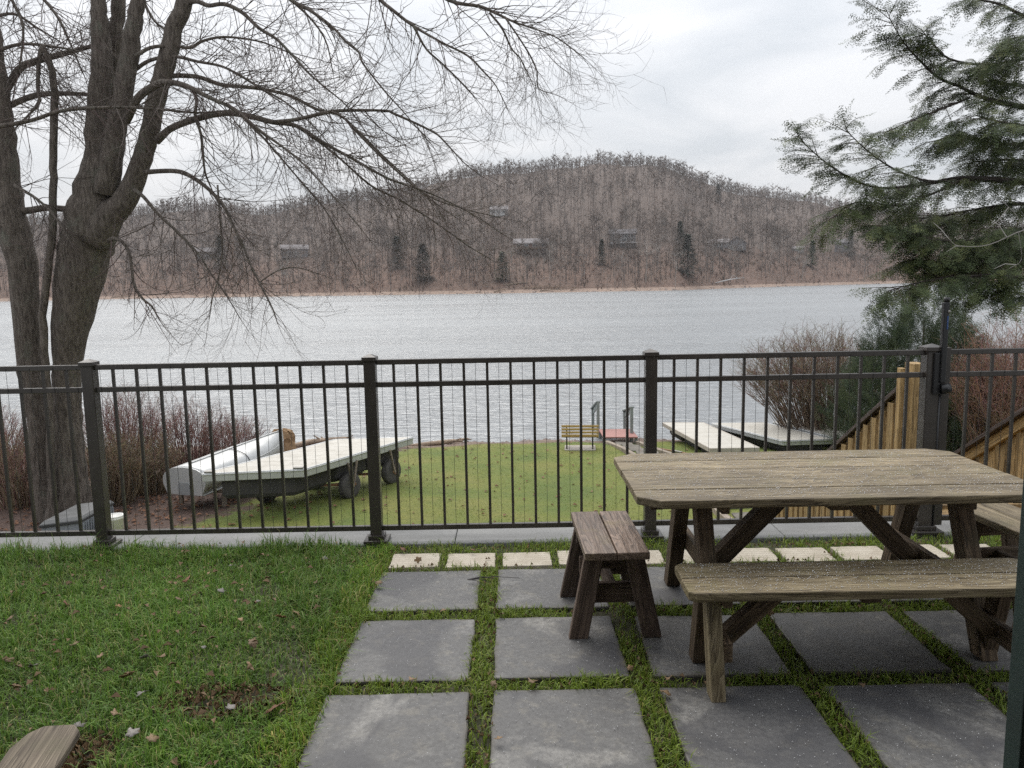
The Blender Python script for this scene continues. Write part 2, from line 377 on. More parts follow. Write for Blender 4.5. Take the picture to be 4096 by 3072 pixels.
def rots(n, yaw, pitch=None, roll=None, scale=None, loc=None):
    cy, sy = np.cos(yaw), np.sin(yaw); A = np.zeros((n, 4, 4)); A[:, 3, 3] = 1
    Rz = np.zeros((n, 3, 3)); Rz[:, 0, 0] = cy; Rz[:, 0, 1] = -sy; Rz[:, 1, 0] = sy; Rz[:, 1, 1] = cy; Rz[:, 2, 2] = 1
    R = Rz
    if pitch is not None:
        c, s = np.cos(pitch), np.sin(pitch); Q = np.zeros((n, 3, 3)); Q[:, 1, 1] = 1; Q[:, 0, 0] = c; Q[:, 0, 2] = s; Q[:, 2, 0] = -s; Q[:, 2, 2] = c; R = R @ Q
    if roll is not None:
        c, s = np.cos(roll), np.sin(roll); Q = np.zeros((n, 3, 3)); Q[:, 0, 0] = 1; Q[:, 1, 1] = c; Q[:, 1, 2] = -s; Q[:, 2, 1] = s; Q[:, 2, 2] = c; R = R @ Q
    if scale is not None: R = R * (scale[:, None, None] if scale.ndim == 1 else scale[:, None, :])
    A[:, :3, :3] = R
    if loc is not None: A[:, :3, 3] = loc
    return A
def smoothline(pts, sub=4):                       # Catmull-Rom through tuples of any length
    a = np.array(pts, float); q = np.vstack([2*a[0]-a[1], a, 2*a[-1]-a[-2]]); out = []
    for i in range(1, len(q)-2):
        for k in range(sub):
            t = k/sub; p0, p1, p2, p3 = q[i-1], q[i], q[i+1], q[i+2]
            out.append(.5*((2*p1)+(-p0+p2)*t+(2*p0-5*p1+4*p2-p3)*t*t+(-p0+3*p1-3*p2+p3)*t**3))
    out.append(a[-1]); return np.array(out)
class Twigs:                                      # many thin three-sided tubes gathered into one mesh
    def __init__(s): s.V = []; s.F = []; s.T = []; s.n = 0; s.segs = 0
    def add(s, pts, rr, tint):
        p = np.asarray(pts, float); K = len(p); t = np.gradient(p, axis=0); t /= np.linalg.norm(t, axis=1, keepdims=True)+1e-9
        ref = np.array([0.31, .17, .93]); u = np.cross(t, ref); u /= np.linalg.norm(u, axis=1, keepdims=True)+1e-9; w = np.cross(t, u)
        rr = np.asarray(rr)[:, None]; c, q = -.5, .8660254
        ring = np.stack([p+u*rr, p+u*rr*c+w*rr*q, p+u*rr*c-w*rr*q], 1).reshape(-1, 3)
        k = s.n + 3*np.arange(K-1)[:, None]; f = []
        for j in range(3):
            jj = (j+1) % 3; f.append(np.concatenate([k+j, k+jj, k+3+jj, k+3+j], 1))
        s.V.append(ring); s.F.append(np.concatenate(f)); s.T.append(np.repeat(np.array(tint)[None], 3*K, 0)); s.n += 3*K; s.segs += K-1
    def build(s, name, material, parent=None):
        me = npmesh(name, np.concatenate(s.V), np.concatenate(s.F), material, np.concatenate(s.T))
        return addobj(name, me, None, parent)
HAZE = .00013
# ------------------------------------------------------------------ the setting: patio, wall, lower lawn, lake, far hill
LAKE = -4.2
def lawn_z(x, y):
    z = np.interp(y, [0, 17.5, 22, 26, 28.3, 31, 40], [-3.5, -3.5, -3.7, -3.93, LAKE, -4.6, -6.5])
    return z + .05*np.sin(x*.7+1)*np.sin(y*.55) + .03*np.sin(x*1.9+y*1.3)
def sheet(name, xs, ys, zf, material, kind='structure', smooth=True):
    X, Y = np.meshgrid(xs, ys); Z = zf(X, Y); V = np.stack([X, Y, Z], -1).reshape(-1, 3); nx, ny = len(xs), len(ys)
    i = (np.arange(ny-1)[:, None]*nx + np.arange(nx-1)[None]).ravel(); F = np.stack([i, i+1, i+nx+1, i+nx], 1)
    return tag(addobj(name, npmesh(name, V, F, material, None, smooth)), kind=kind)
patio = sheet('patio_ground', np.linspace(-9, 9, 73), np.linspace(-3, 4.93, 33), lambda x, y: -.028+.006*np.sin(x*3+y*5)+.004*np.sin(x*9-y*7), 'patio_soil')
lawn = sheet('lower_lawn', np.linspace(-42, 42, 169), np.linspace(5.2, 40, 88), lawn_z, 'lower_lawn')
lake = sheet('lake_water', np.array([-4500, -60, 60, 4500.]), np.array([24, 60, 200, 5500.]), lambda x, y: LAKE+0*x, 'lake_water', smooth=False)

# dark square slabs and the beige row, one object each, part of the patio
SLABS = []
def slab_mesh(w, d, h, seed):
    r = random.Random(seed); n = 7; pts = []
    for (ax, ay), (bx, by) in (((-1, -1), (1, -1)), ((1, -1), (1, 1)), ((1, 1), (-1, 1)), ((-1, 1), (-1, -1))):
        for k in range(n):
            t = k/n; pts.append(((ax+(bx-ax)*t)*w/2 + r.uniform(-.004, .004), (ay+(by-ay)*t)*d/2 + r.uniform(-.004, .004)))
    return MB().prism(pts, -h, 0).mesh('slab')
XC = [-.80, -.105, .60, 1.29, 1.985, 2.68]; YR = [4.43, 3.755, 3.045, 2.335]
for r_, y in enumerate(YR):
    for c_, x in enumerate(XC):
        if c_ == 5 and r_ > 2: continue
        w = .60 + random.uniform(-.012, .012); d = .61 if r_ else .56
        cx, cy = x+w/2, y-d/2; me = slab_mesh(w, d, .05, r_*10+c_)
        addobj('slab', me, 'dark_slab', patio, Matrix.Translation((cx, cy, random.uniform(-.003, .006))) @ Matrix.Rotation(random.uniform(-.012, .012), 4, 'Z') @ Matrix.Rotation(random.uniform(-.006, .006), 4, 'X'), False, .008)
        SLABS.append((cx, cy, w, d))
for k in range(11):
    w, d = .30, .235; cx, cy = -.62+k*.347, 4.605; me = slab_mesh(w, d, .045, 200+k)
    addobj('beige_paver', me, 'beige_paver', patio, Matrix.Translation((cx, cy, random.uniform(-.004, .004))) @ Matrix.Rotation(random.uniform(-.02, .02), 4, 'Z'), False, .005)
    SLABS.append((cx, cy, w, d))

wall = thing('retaining_wall', 'grey concrete retaining wall carrying the metal fence', 'wall', (0, 5.1, -3.6))
MB().box((-.5, 5.16, -1.87), (17.4, .36, 3.5)).build('wall_body', 'concrete', wall)
for k in range(8):
    x0 = -9.2 + k*2.2
    MB().box((x0+1.1, 5.13, -.052), (2.196, .42, .10)).build('cap_stone', 'concrete', wall, bevel=.008)

# far shore and hill: distance of the shore and height of the skyline by direction
PXS = [-900, -300, 0, 300, 702, 950, 1112, 1458, 1589, 1900, 2212, 2700, 3300]
DSH = [620, 590, 560, 540, 470, 440, 428, 435, 500, 640, 720, 760, 800]
RPX = [-900, -300, 0, 150, 284, 342, 420, 496, 564, 632, 684, 756, 850, 940, 1030, 1100, 1200, 1300, 1400, 1450, 1500, 1560, 1650, 1750, 1850, 2000, 2212, 2700, 3300]
RPY = [525, 495, 472, 461, 449, 442, 437, 433, 446, 436, 424, 416, 400, 380, 359, 352, 346, 335, 334, 344, 372, 392, 408, 420, 436, 458, 485, 520, 540]
def az_of(px): d = ray(px, 610); return math.atan2(d.x, d.y)
_az = np.array([az_of(p) for p in PXS]); _raz = np.array([az_of(p) for p in RPX])
_rel = np.array([(lambda d: d.z/math.hypot(d.x, d.y))(ray(a, b)) for a, b in zip(RPX, RPY)])
def hill_z(az, d):
    az = np.asarray(az, float); d = np.asarray(d, float)
    ds = np.interp(az, _az, DSH); dr = ds + 440; zr = CAMH + dr*np.interp(az, _raz, _rel) - 10
    s = d - ds
    bank = np.interp(s, [-40, -3, 0, 4, 9, 30, 60, 95], [-14, -5.0, LAKE, -3.6, -2.2, 5.5, 15, 24.5])
    t = np.clip((s-95)/(440-95), 0, 1.6); up = 24.5 + (zr-24.5)*np.where(t < 1, np.sin(np.clip(t, 0, 1)*math.pi/2)**1.15*.35+t*.65, 1-(t-1)*1.2)
    z = np.where(s < 95, bank, up)
    x, y = np.sin(az)*d, np.cos(az)*d
    wob = np.clip((s-2)/25, 0, 1)
    return z + wob*(1.1*np.sin(x*.043+y*.02)+.9*np.sin(x*.11-y*.05+2)+.5*np.sin(x*.23+y*.19))
azs = np.linspace(_az[0], _az[-1], 260); ss = np.concatenate([np.linspace(-40, 12, 14), np.linspace(16, 100, 18), np.linspace(115, 640, 34)])
AZ, S_ = np.meshgrid(azs, ss); D_ = np.interp(AZ, _az, DSH) + S_
jit = .8*np.sin(AZ*260)+.6*np.sin(AZ*611+1)+.5*np.sin(AZ*1310)
V = np.stack([np.sin(AZ)*(D_+jit), np.cos(AZ)*(D_+jit), hill_z(AZ, D_)], -1).reshape(-1, 3)
nx, ny = len(azs), len(ss); i = (np.arange(ny-1)[:, None]*nx+np.arange(nx-1)[None]).ravel()
hill = tag(addobj('far_hill', npmesh('far_hill', V, np.stack([i, i+1, i+nx+1, i+nx], 1), 'hill_ground', None, True)), kind='structure')
def hill_pt(px, s):
    az = az_of(px); d = float(np.interp(az, _az, DSH)) + s
    return Vector((math.sin(az)*d, math.cos(az)*d, float(hill_z(az, d)))), az

# ------------------------------------------------------------------ far woods
def far_tree(seed, nb, thick=1.0, low=.32):
    r = random.Random(seed); V = []; F = []; VT = []
    def seg(pts, ws, c):
        k = len(V)
        for (p, w) in zip(pts, ws):
            p = Vector(p)
            for j in range(3):
                a = 2.094*j + 1; V.append((p.x+w*math.cos(a), p.y+w*math.sin(a), p.z)); VT.append((c, c, c))
        for i in range(len(pts)-1):
            for j in range(3):
                jj = (j+1) % 3; a, b, c2, d = k+3*i+j, k+3*i+jj, k+3*i+3+jj, k+3*i+3+j
                F.append((a, b, c2)); F.append((a, c2, d))
    def rib(p, q, w, c):
        p = Vector(p); q = Vector(q); t = (q-p); s = t.cross(Vector((r.uniform(-1, 1), r.uniform(-1, 1), r.uniform(-1, 1)))).normalized()*w
        k = len(V); V.extend([tuple(p-s), tuple(p+s), tuple(q)]); VT.extend([(c, c, c)]*3); F.append((k, k+1, k+2))
    lean = (r.uniform(-.05, .05), r.uniform(-.05, .05))
    tr = [(0, 0, -.06), (lean[0]*.3, lean[1]*.3, .3), (lean[0]*.7+r.uniform(-.01, .01), lean[1]*.7, .6), (lean[0]+r.uniform(-.02, .02), lean[1], .93)]
    seg(tr, [.0105, .0085, .0055, .0015], 1.0)
    tips = []
    for b in range(max(5, nb//9)):
        h = r.uniform(low, .85); a = r.uniform(0, 6.28); L = r.uniform(.16, .34)*(1.15-h*.6); up = r.uniform(.35, 1.0)
        p = Vector((lean[0]*h, lean[1]*h, h)); q = p + Vector((math.cos(a)*L, math.sin(a)*L, up*L)); rib(p, q, .0058*thick, 1.05); tips.append((p, q))
    for b in range(nb):
        p, q = r.choice(tips); t = r.uniform(.25, 1); o = p.lerp(q, t); L = r.uniform(.06, .17)
        e = o + Vector((r.uniform(-1, 1), r.uniform(-1, 1), r.uniform(-.1, 1.1))).normalized()*L
        rib(o, e, r.uniform(.0024, .0042)*thick, r.uniform(.75, 1.0))
        for _ in range(2):
            e2 = o.lerp(e, r.uniform(.4, 1)) ; rib(e2, e2 + Vector((r.uniform(-1, 1), r.uniform(-1, 1), r.uniform(-.1, 1))).normalized()*L*.6, .0021*thick, r.uniform(.65, .95))
    return np.array(V), np.array(F), np.array(VT)
FT = [far_tree(s, 36, 1.5) for s in range(7)]; FT2 = [far_tree(s+50, 15, 2.6, .22) for s in range(6)]; FT3 = [far_tree(s+80, 7, 5.0, .10) for s in range(6)]
TREES = []
def wood_pts(n, smin, smax, pw=1.0):
    az = RNG.uniform(_az[0]+.05, _az[-1]-.05, n); s = smin + (smax-smin)*RNG.uniform(0, 1, n)**pw
    d = np.interp(az, _az, DSH)+s; return az, s, np.stack([np.sin(az)*d, np.cos(az)*d, hill_z(az, d)], -1)
def tints(n, base, var=.2):
    b = np.array(base)[RNG.integers(0, len(base), n)]; return b*RNG.uniform(1-var, 1+var, (n, 1))
BARE = [(.182, .15, .13), (.168, .136, .118), (.205, .172, .15), (.152, .122, .108), (.192, .145, .118), (.178, .155, .136)]
allV = []; allF = []; allT = []; off = 0
for n, s0, s1, hh, var, pw in ((2300, 10, 120, (11, 21), FT, 1), (3700, 100, 300, (11, 18), FT2, 1), (4800, 260, 450, (8, 13), FT3, 1), (3600, 385, 455, (9, 14), FT3, 1)):
    az, s, L = wood_pts(n, s0, s1, pw); h = RNG.uniform(*hh, n)*(1+.30*np.sin(az*61+1)*np.sin(s*.05+az*33)+.18*np.sin(az*143+s*.11))
    sc = np.stack([h*RNG.uniform(.8, 1.25, n), h*RNG.uniform(.8, 1.25, n), h], -1)
    A = rots(n, RNG.uniform(0, 6.28, n), None, None, sc, L)
    tn_ = .88*tints(n, BARE, .25)*(1+.20*np.sin(az*47+s*.03)*np.sin(s*.021+az*19))[:, None]
    V, F, T = merge(var, A, RNG.integers(0, len(var), n), tn_); allV.append(V); allF.append(F+off); allT.append(T); off += len(V)
wood_o = addobj('far_woods', npmesh('far_woods', np.concatenate(allV), np.concatenate(allF), 'far_twig', np.concatenate(allT)))
tag(wood_o, 'leafless grey brown woods covering the hill across the lake', 'woods', None, 'stuff')
# brown undergrowth on the bank
nsh = 2600; az, s, L = wood_pts(nsh, 5, 75); r9 = random.Random(4); SH = []
for q in range(4):
    V = []; F = []
    for k in range(14):
        a = r9.uniform(0, 6.28); w = r9.uniform(.02, .04); t = Vector((math.cos(a)*r9.uniform(.1, .6), math.sin(a)*r9.uniform(.1, .6), r9.uniform(.5, 1))); o = t*r9.choice((0, 0, .4)); k0 = len(V)
        V += [(o.x-w, o.y, o.z), (o.x+w, o.y+w*.5, o.z), tuple(t)]; F.append((k0, k0+1, k0+2))
    SH.append((np.array(V), np.array(F)))
V, F, T = merge(SH, rots(nsh, RNG.uniform(0, 6.28, nsh), None, None, RNG.uniform(1.2, 4.2, nsh), L), RNG.integers(0, 4, nsh), tints(nsh, [(.16, .10, .08), (.13, .09, .075), (.18, .14, .11)], .25))
tag(addobj('bank_undergrowth', npmesh('bank_undergrowth', V, F, 'far_twig', T)), 'thin brown undergrowth on the far bank', 'undergrowth', None, 'stuff')
# single trees that stand out along the far bank
far_me = []
for k in range(8):
    V, F, VT = far_tree(100+k, 70, .95); far_me.append((V, F, VT))
def far_single(px, s, h, k, lab, grp, base, name='bare_tree', wide=1.0):
    p, az = hill_pt(px, s); V, F, VT = far_me[k % 8]
    key = (k % 8, base)
    if key not in _bc:
        _bc[key] = npmesh('bare_tree', V, F, 'far_twig', VT*np.array(base))
    o = addobj(name, _bc[key], None, None, Matrix.Translation(p) @ Matrix.Rotation(random.uniform(0, 6.28), 4, 'Z') @ Matrix.Diagonal((h*wide, h*wide, h, 1)))
    return tag(o, lab, 'tree', grp)
GREY, PALE, BRN = (.19, .165, .15), (.34, .31, .28), (.15, .115, .10)
for k in range(170):
    px = -60 + k*13.8 + random.uniform(-9, 9); s = random.choice((random.uniform(5, 20), random.uniform(8, 60)))
    base = random.choice((GREY, GREY, BRN))
    far_single(px, s, random.uniform(12, 23), k, 'slender bare tree rooted in the red brown leaves of the far bank' if base == GREY else 'dark thin bare tree rooted in the red brown leaves of the far bank',
               'bare trees on the far bank' if base == GREY else 'dark bare trees on the far bank', base, wide=random.uniform(.75, 1.1))
for k, (px_, s_) in enumerate(((1105, 62), (1130, 70), (1165, 64), (1190, 70), (1310, 70), (1330, 76), (1362, 68), (1380, 74), (1530, 72), (1560, 76), (1600, 70), (1625, 74), (1705, 62), (1740, 66), (1800, 70), (1830, 72), (630, 70), (660, 66), (440, 68), (465, 70))):
    far_single(px_, s_, random.uniform(16, 23), k, 'bare tree screening one of the hillside houses across the lake', 'bare trees in front of the far houses', GREY, wide=1.0)
far_single(1395, 14, 25, 2, 'pale barked bare tree with wide forks, on the far bank beside the white house', None, PALE, wide=1.3)
for k in range(26):
    far_single(random.uniform(600, 1950), random.uniform(6, 40), random.uniform(15, 23), k+3, 'pale slim bare tree standing out on the far bank', 'pale bare trees on the far bank', PALE, wide=random.uniform(.7, 1.0))
far_single(1345, 8, 20, 5, 'pale straight bare tree at the far waterline near the stick pile', None, PALE, wide=.7)
far_single(1585, 26, 21, 3, 'pale slim bare tree on the bank in front of the grey gabled house', None, PALE, wide=.7)
far_single(505, 30, 34, 1, 'tall broad russet tinged bare tree rising over the far ridge line', None, (.22, .15, .11), wide=1.3)
# evergreens across the water
def conifer_mesh(seed, cols):
    r = random.Random(seed); V = []; F = []; T = []
    for k in range(1500):
        h = r.uniform(.08, 1)**.9; rad_ = (.26*(1.02-h)**.75+.02)*r.uniform(.35, 1.05); a = r.uniform(0, 6.28)
        p = Vector((math.cos(a)*rad_, math.sin(a)*rad_, h-rad_*.22)); d = Vector((math.cos(a+r.uniform(-.5, .5)), math.sin(a+r.uniform(-.5, .5)), r.uniform(-.4, .3))).normalized()
        w = d.cross(Vector((0, 0, 1))).normalized()*r.uniform(.018, .034); L = r.uniform(.06, .12); c = r.choice(cols); g = r.uniform(.75, 1.25); k0 = len(V)
        V += [tuple(p-w), tuple(p+w), tuple(p+d*L)]; F.append((k0, k0+1, k0+2)); T += [tuple(x*g for x in c)]*3
    return np.array(V), np.array(F), np.array(T)
def evergreen(px, s, h, w, seed, lab, cols):
    p, az = hill_pt(px, s); t = thing('evergreen_tree', lab, 'tree', p)
    V, F, T = conifer_mesh(seed, cols); V = V*np.array([h*w, h*w, h]) + np.array(p)
    addobj('crown', npmesh('crown', V, F, 'needle', T), None, t)
    MB().tube([p-Vector((0, 0, 1)), p+Vector((0, 0, h*.5)), p+Vector((0, 0, h*.97))], [h*.018, h*.012, .03], 6).build('trunk', 'hemlock_bark', t)
GC = [(.055, .095, .035), (.045, .08, .03), (.075, .115, .045)]; DC = [(.045, .058, .038), (.038, .05, .036), (.06, .072, .048)]
evergreen(1086, 22, 17, 1.1, 1, 'bright green pine on the far bank below the brown lodge', GC)
evergreen(1485, 22, 25, .95, 2, 'dark bushy evergreen on the far bank between the white house and grey house', DC)
evergreen(1468, 55, 22, .8, 5, 'tall dim evergreen standing behind the dark bushy one on the far bank', DC)
evergreen(1752, 40, 20, .8, 3, 'small green evergreen near the white shed across the lake', GC)
evergreen(915, 24, 22, 1.1, 4, 'broad dark evergreen seen behind drooping twigs, across the lake', DC)
evergreen(480, 60, 22, .9, 6, 'dark evergreen beside the pale hillside house across the lake', DC)
evergreen(1548, 300, 17, .8, 8, 'small dark evergreen high on the steep side of the hill', DC)
evergreen(1300, 50, 16, .8, 9, 'slim green evergreen beside the house with rows of white windows', DC)
evergreen(860, 45, 20, 1.0, 10, 'dim evergreen next to the broad dark one across the lake', DC)
evergreen(1835, 70, 22, .7, 7, 'dark narrow evergreen beside the white frame house across the lake', DC)
# driftwood, sticks and stones on the far shore
def far_log(px, s, L, yaw, tilt, r, lab, m='driftwood'):
    p, az = hill_pt(px, s); d = Vector((math.cos(yaw), math.sin(yaw), tilt)).normalized(); a = p+Vector((0, 0, r*.8))
    pts = [a+d*(L*t)+Vector((random.uniform(-.15, .15), 0, math.sin(t*3)*L*.03)) for t in (0, .25, .5, .75, 1)]
    mb = MB().tube(pts, [r, r*.9, r*.8, r*.6, r*.25], 7, .2)
    for t in (1, 2, 3): mb.tube([pts[t], pts[t]+Vector((random.uniform(-1, 1), random.uniform(-1, 1), random.uniform(.4, 1.2)))*L*.14], [r*.35, r*.1], 5)
    tag(mb.build('driftwood_log', m, None, True), lab, 'log')
far_log(1066, 3, 9, .15, .2, .45, 'forked pale driftwood trunk lying at the far waterline under the pine')
far_log(1165, 4, 14, -.1, .03, .35, 'long grey driftwood log on the far shore in front of the stick pile')
far_log(1232, 5, 7, .5, .2, .3, 'short bleached driftwood limb at the end of the stick pile', 'driftwood')
far_log(1545, 12, 19, .15, .16, .35, 'straight white fallen trunk sloping on the far bank below the grey house', 'trim_white')
far_log(1090, 14, 22, .35, .05, .5, 'curved brown fallen trunk on the bank below the pine')
far_log(1858, 12, 14, -.1, -.02, .3, 'dark fallen trunk on the far bank near the hemlock tips')
far_log(240, 6, 12, .1, 0, .35, 'grey fallen log on the far shore behind the maple limbs')
p, az = hill_pt(1180, 9); mb = MB()
for k in range(60):
    a = p+Vector((random.uniform(-14, 14), random.uniform(-2, 2), random.uniform(0, 1.3))); d = Vector((random.uniform(-1, 1), random.uniform(-.3, .3), random.uniform(-.1, .15))).normalized()*random.uniform(2, 6)
    mb.tube([a, a+d], [.16, .06], 4)
tag(mb.build('stick_pile', 'driftwood'), 'long low pile of cut sticks along the far shore', 'stick pile')
mb = MB()
for k in range(420):
    q, az = hill_pt(random.uniform(-100, 2300), random.uniform(-.5, 5)); s = random.uniform(.25, .8)
    mb.add([q+Vector((x*s*random.uniform(.7, 1.6), y*s, z*s*.7)) for x, y, z in ((1, 0, 0), (-1, 0, 0), (0, 1, 0), (0, -1, 0), (0, 0, 1), (0, 0, -1))], [(0, 2, 4), (2, 1, 4), (1, 3, 4), (3, 0, 4), (2, 0, 5), (1, 2, 5), (3, 1, 5), (0, 3, 5)])
tag(mb.build('shore_stones', 'stone'), 'pale stones strewn along the far waterline', 'stones', None, 'stuff')

# ------------------------------------------------------------------ houses across the lake
def house(px, s, w, dp, h, rh, wallm, roofm, lab, wins, yaw=0, gable='x', deck=None, chimney=None, name='lake_house'):
    p, az = hill_pt(px, s); p.z -= 1.2
    R = Matrix.Translation(p) @ Matrix.Rotation(-az+yaw, 4, 'Z'); t = thing(name, lab, 'house', p)
    MB().box((0, 0, h/2), (w, dp, h)).build('wall', wallm, t, mw=R)
    ov = .7; mb = MB()
    if gable == 'x':
        poly = [(-dp/2-ov, -.15), (0, rh), (dp/2+ov, -.15), (dp/2+ov, .2), (0, rh+.4), (-dp/2-ov, .2)]
        m = R @ Matrix.Translation((0, 0, h)) @ Matrix(((0, 0, 1, 0), (1, 0, 0, 0), (0, 1, 0, 0), (0, 0, 0, 1))); mb.prism(poly, -w/2-ov, w/2+ov, m)
        gm = MB().prism([(-dp/2, 0), (dp/2, 0), (0, rh)], -w/2+.01, w/2-.01, m)
    else:
        poly = [(-w/2-ov, -.15), (-w/2-ov, .2), (0, rh+.4), (w/2+ov, .2), (w/2+ov, -.15), (0, rh)]
        m = R @ Matrix.Translation((0, 0, h)) @ Matrix(((1, 0, 0, 0), (0, 0, -1, 0), (0, 1, 0, 0), (0, 0, 0, 1))); mb.prism(poly, -dp/2-ov, dp/2+ov, m)
        gm = MB().prism([(-w/2, 0), (0, rh), (w/2, 0)], -dp/2+.01, dp/2-.01, m)
    gm.build('gable', wallm, t); rf = mb.build('roof', roofm, t)
    if chimney: MB().box((chimney, 0, h+rh*.8), (1.2, 1.2, 3)).build('chimney', 'stone', rf, mw=R)
    for (x, z, ww, wh) in wins:
        f = MB().box((x, -dp/2-.06, z), (ww+.5, .12, wh+.5)).build('window', 'trim_white', t, mw=R)
        n = max(1, int(ww//.9))
        for q in range(n): MB().box((x+(q-(n-1)/2)*ww/n, -dp/2-.14, z), (ww/n-.12, .05, wh)).build('pane', 'house_glass', f, mw=R)
    if deck:
        dz, dd = deck
        dk = MB().box((0, -dp/2-dd/2, dz), (w+2, dd, .35)).build('deck', 'trim_white' if wallm != 'wall_brown' else 'driftwood', t, mw=R)
        for q in range(8): MB().box((-w/2-.6+q*(w+1.2)/7, -dp/2-dd+.3, dz/2-1), (.35, .35, dz+2)).build('deck_post', 'wall_dark', dk, mw=R)
        MB().box((0, -dp/2-dd+.15, dz+1.1), (w+2, .12, .25)).build('railing', 'driftwood', dk, mw=R)
    return t
house(1148, 86, 22, 11, 6.5, 3.2, 'wall_brown', 'roof_grey', 'long brown lodge with a raised deck and grey roof across the lake', [(-8, 5, 2.4, 1.6), (-3, 5, 2.4, 1.6), (3, 5, 3.6, 1.6), (8, 5, 2.4, 1.6), (-5, 1.7, 2, 1.6), (5, 1.7, 2, 1.6)], deck=(3.2, 3.5), chimney=8)
house(1345, 92, 17, 9, 8.5, 3, 'wall_grey', 'roof_dark', 'house with rows of white framed windows among bare trees across the lake', [(-6, 7.2, 1.6, 1.7), (-2, 7.2, 1.6, 1.7), (2, 7.2, 1.6, 1.7), (6, 7.2, 1.6, 1.7), (-6, 4.4, 1.6, 1.7), (1, 4.4, 3, 1.7), (6, 4.4, 1.6, 1.7), (0, 1.4, 3.4, 2)], deck=(2.6, 2.5))
house(1590, 92, 13, 11, 5, 4.6, 'wall_grey', 'roof_dark', 'dark grey house with its broad gable facing the lake', [(-3.5, 2.6, 1.8, 1.5), (3, 2.6, 1.8, 1.5)], gable='y')
house(1548, 96, 15, 8, 4, 2.4, 'wall_grey', 'roof_grey', 'low pale roofed wing beside the grey gabled house across the lake', [(-4, 2.2, 1.8, 1.3), (2, 2.2, 1.8, 1.3)], name='house_wing')
house(1722, 80, 8, 6, 3, 1.8, 'wall_white', 'roof_grey', 'small white shed beside the small green evergreen across the lake', [(0, 1.6, 1.4, 1)], name='white_shed')
house(1818, 88, 12, 8, 7.5, 3, 'wall_grey', 'roof_dark', 'tall house with white porch frames behind the hemlock tips across the lake', [(-3.5, 5.6, 2, 1.8), (0, 5.6, 2, 1.8), (3.5, 5.6, 2, 1.8), (-2, 2, 2, 2), (2, 2, 2, 2)])
house(640, 88, 18, 9, 6, 3, 'wall_grey', 'roof_grey', 'long grey house with white windows seen behind drooping twigs across the lake', [(-6, 3.6, 2, 1.6), (-2, 3.6, 2, 1.6), (2, 3.6, 2, 1.6), (6, 3.6, 2, 1.6)])
house(450, 84, 14, 9, 5.5, 3, 'wall_dark', 'roof_grey', 'dark house with a pale roof on the hillside behind the maple limbs', [(-4, 3.3, 2, 1.5), (0, 3.3, 2, 1.5), (4, 3.3, 2, 1.5)])
house(1080, 190, 14, 9, 5, 3, 'wall_white', 'roof_grey', 'pale house high in the woods above the brown lodge', [(-4, 3, 2, 1.5), (0, 3, 2, 1.5), (4, 3, 2, 1.5)])

# ------------------------------------------------------------------ the damp air over the lake
hv = bpy.data.materials.new('haze'); hv.use_nodes = True; hv.node_tree.nodes.clear()
pv = hv.node_tree.nodes.new('ShaderNodeVolumePrincipled'); pv.inputs['Color'].default_value = (.86, .87, .90, 1); pv.inputs['Density'].default_value = HAZE; pv.inputs['Anisotropy'].default_value = .2
ho = hv.node_tree.nodes.new('ShaderNodeOutputMaterial'); hv.node_tree.links.new(pv.outputs[0], ho.inputs['Volume']); M['haze'] = hv
hz_ = MB().box((0, 620, 100), (3800, 1500, 234)).build('haze', 'haze'); tag(hz_, 'thin pale haze over the lake and hill', 'haze', None, 'stuff')
# ------------------------------------------------------------------ fence, gate
FY = 4.99; PX0 = -2.753; PITCHX = 1.83
fence = thing('metal_fence', 'dark bronze metal fence with thin balusters on the concrete wall', 'fence', (0, FY, 0))
pb = MB().box((0, 0, .61), (.076, .076, 1.21)).mesh('post'); pc = MB()
pc.box((0, 0, 1.228), (.094, .094, .028)); pc.add([(-.044, -.044, 1.242), (.044, -.044, 1.242), (.044, .044, 1.242), (-.044, .044, 1.242), (0, 0, 1.262)], [(0, 1, 4), (1, 2, 4), (2, 3, 4), (3, 0, 4)])
pc = pc.mesh('cap'); bp = MB().box((0, 0, .012), (.16, .16, .02)).box((0, 0, .036), (.105, .105, .028)).mesh('base_plate')
for k in range(-2, 4):
    T = Matrix.Translation((PX0+k*PITCHX, FY, 0)); w = .096 if k == 3 else .076
    if k == 3: T = T @ Matrix.Diagonal((1.25, 1.15, 1, 1))
    po = addobj('post', pb, 'bronze_metal', fence, T, False, .004); addobj('cap', pc, 'bronze_metal', po, T, False, .003); addobj('base_plate', bp, 'bronze_metal', po, T, False, .004)
rail = MB().box((0, 0, 0), (PITCHX-.078, .03, .034)).mesh('rail'); bal = MB().box((0, 0, 0), (.017, .017, 1.0)).mesh('baluster'); wire = MB().tube([(0, 0, -.56), (0, 0, .56)], [.0013, .0013], 5).mesh('wire')
def panel(x0, parent, n=11, pitch=PITCHX, rw=None):
    rm = rail if rw is None else MB().box((0, 0, 0), (rw, .03, .034)).mesh('rail')
    for z in (1.205, 1.058, .09): addobj('rail', rm, 'bronze_metal', parent, Matrix.Translation((x0+pitch/2, FY, z)), False, .003)
    for k in range(1, n+1):
        for (za, zb) in ((.107, 1.041), (1.075, 1.188)):
            addobj('baluster', bal, 'bronze_metal', parent, Matrix.Translation((x0+k*pitch/(n+1), FY, (za+zb)/2)) @ Matrix.Diagonal((1, 1, zb-za, 1)))
    for k in range(n+1):
        addobj('wire', wire, 'wire_metal', parent, Matrix.Translation((x0+(k+.5)*pitch/(n+1), FY-.017, .645)))
for k in (-2, -1, 0, 1, 2): panel(PX0+k*PITCHX, fence)
GX = PX0+3*PITCHX+.09
gate = thing('metal_gate', 'dark bronze metal gate hung beside the latch post', 'gate', (GX, FY, 0))
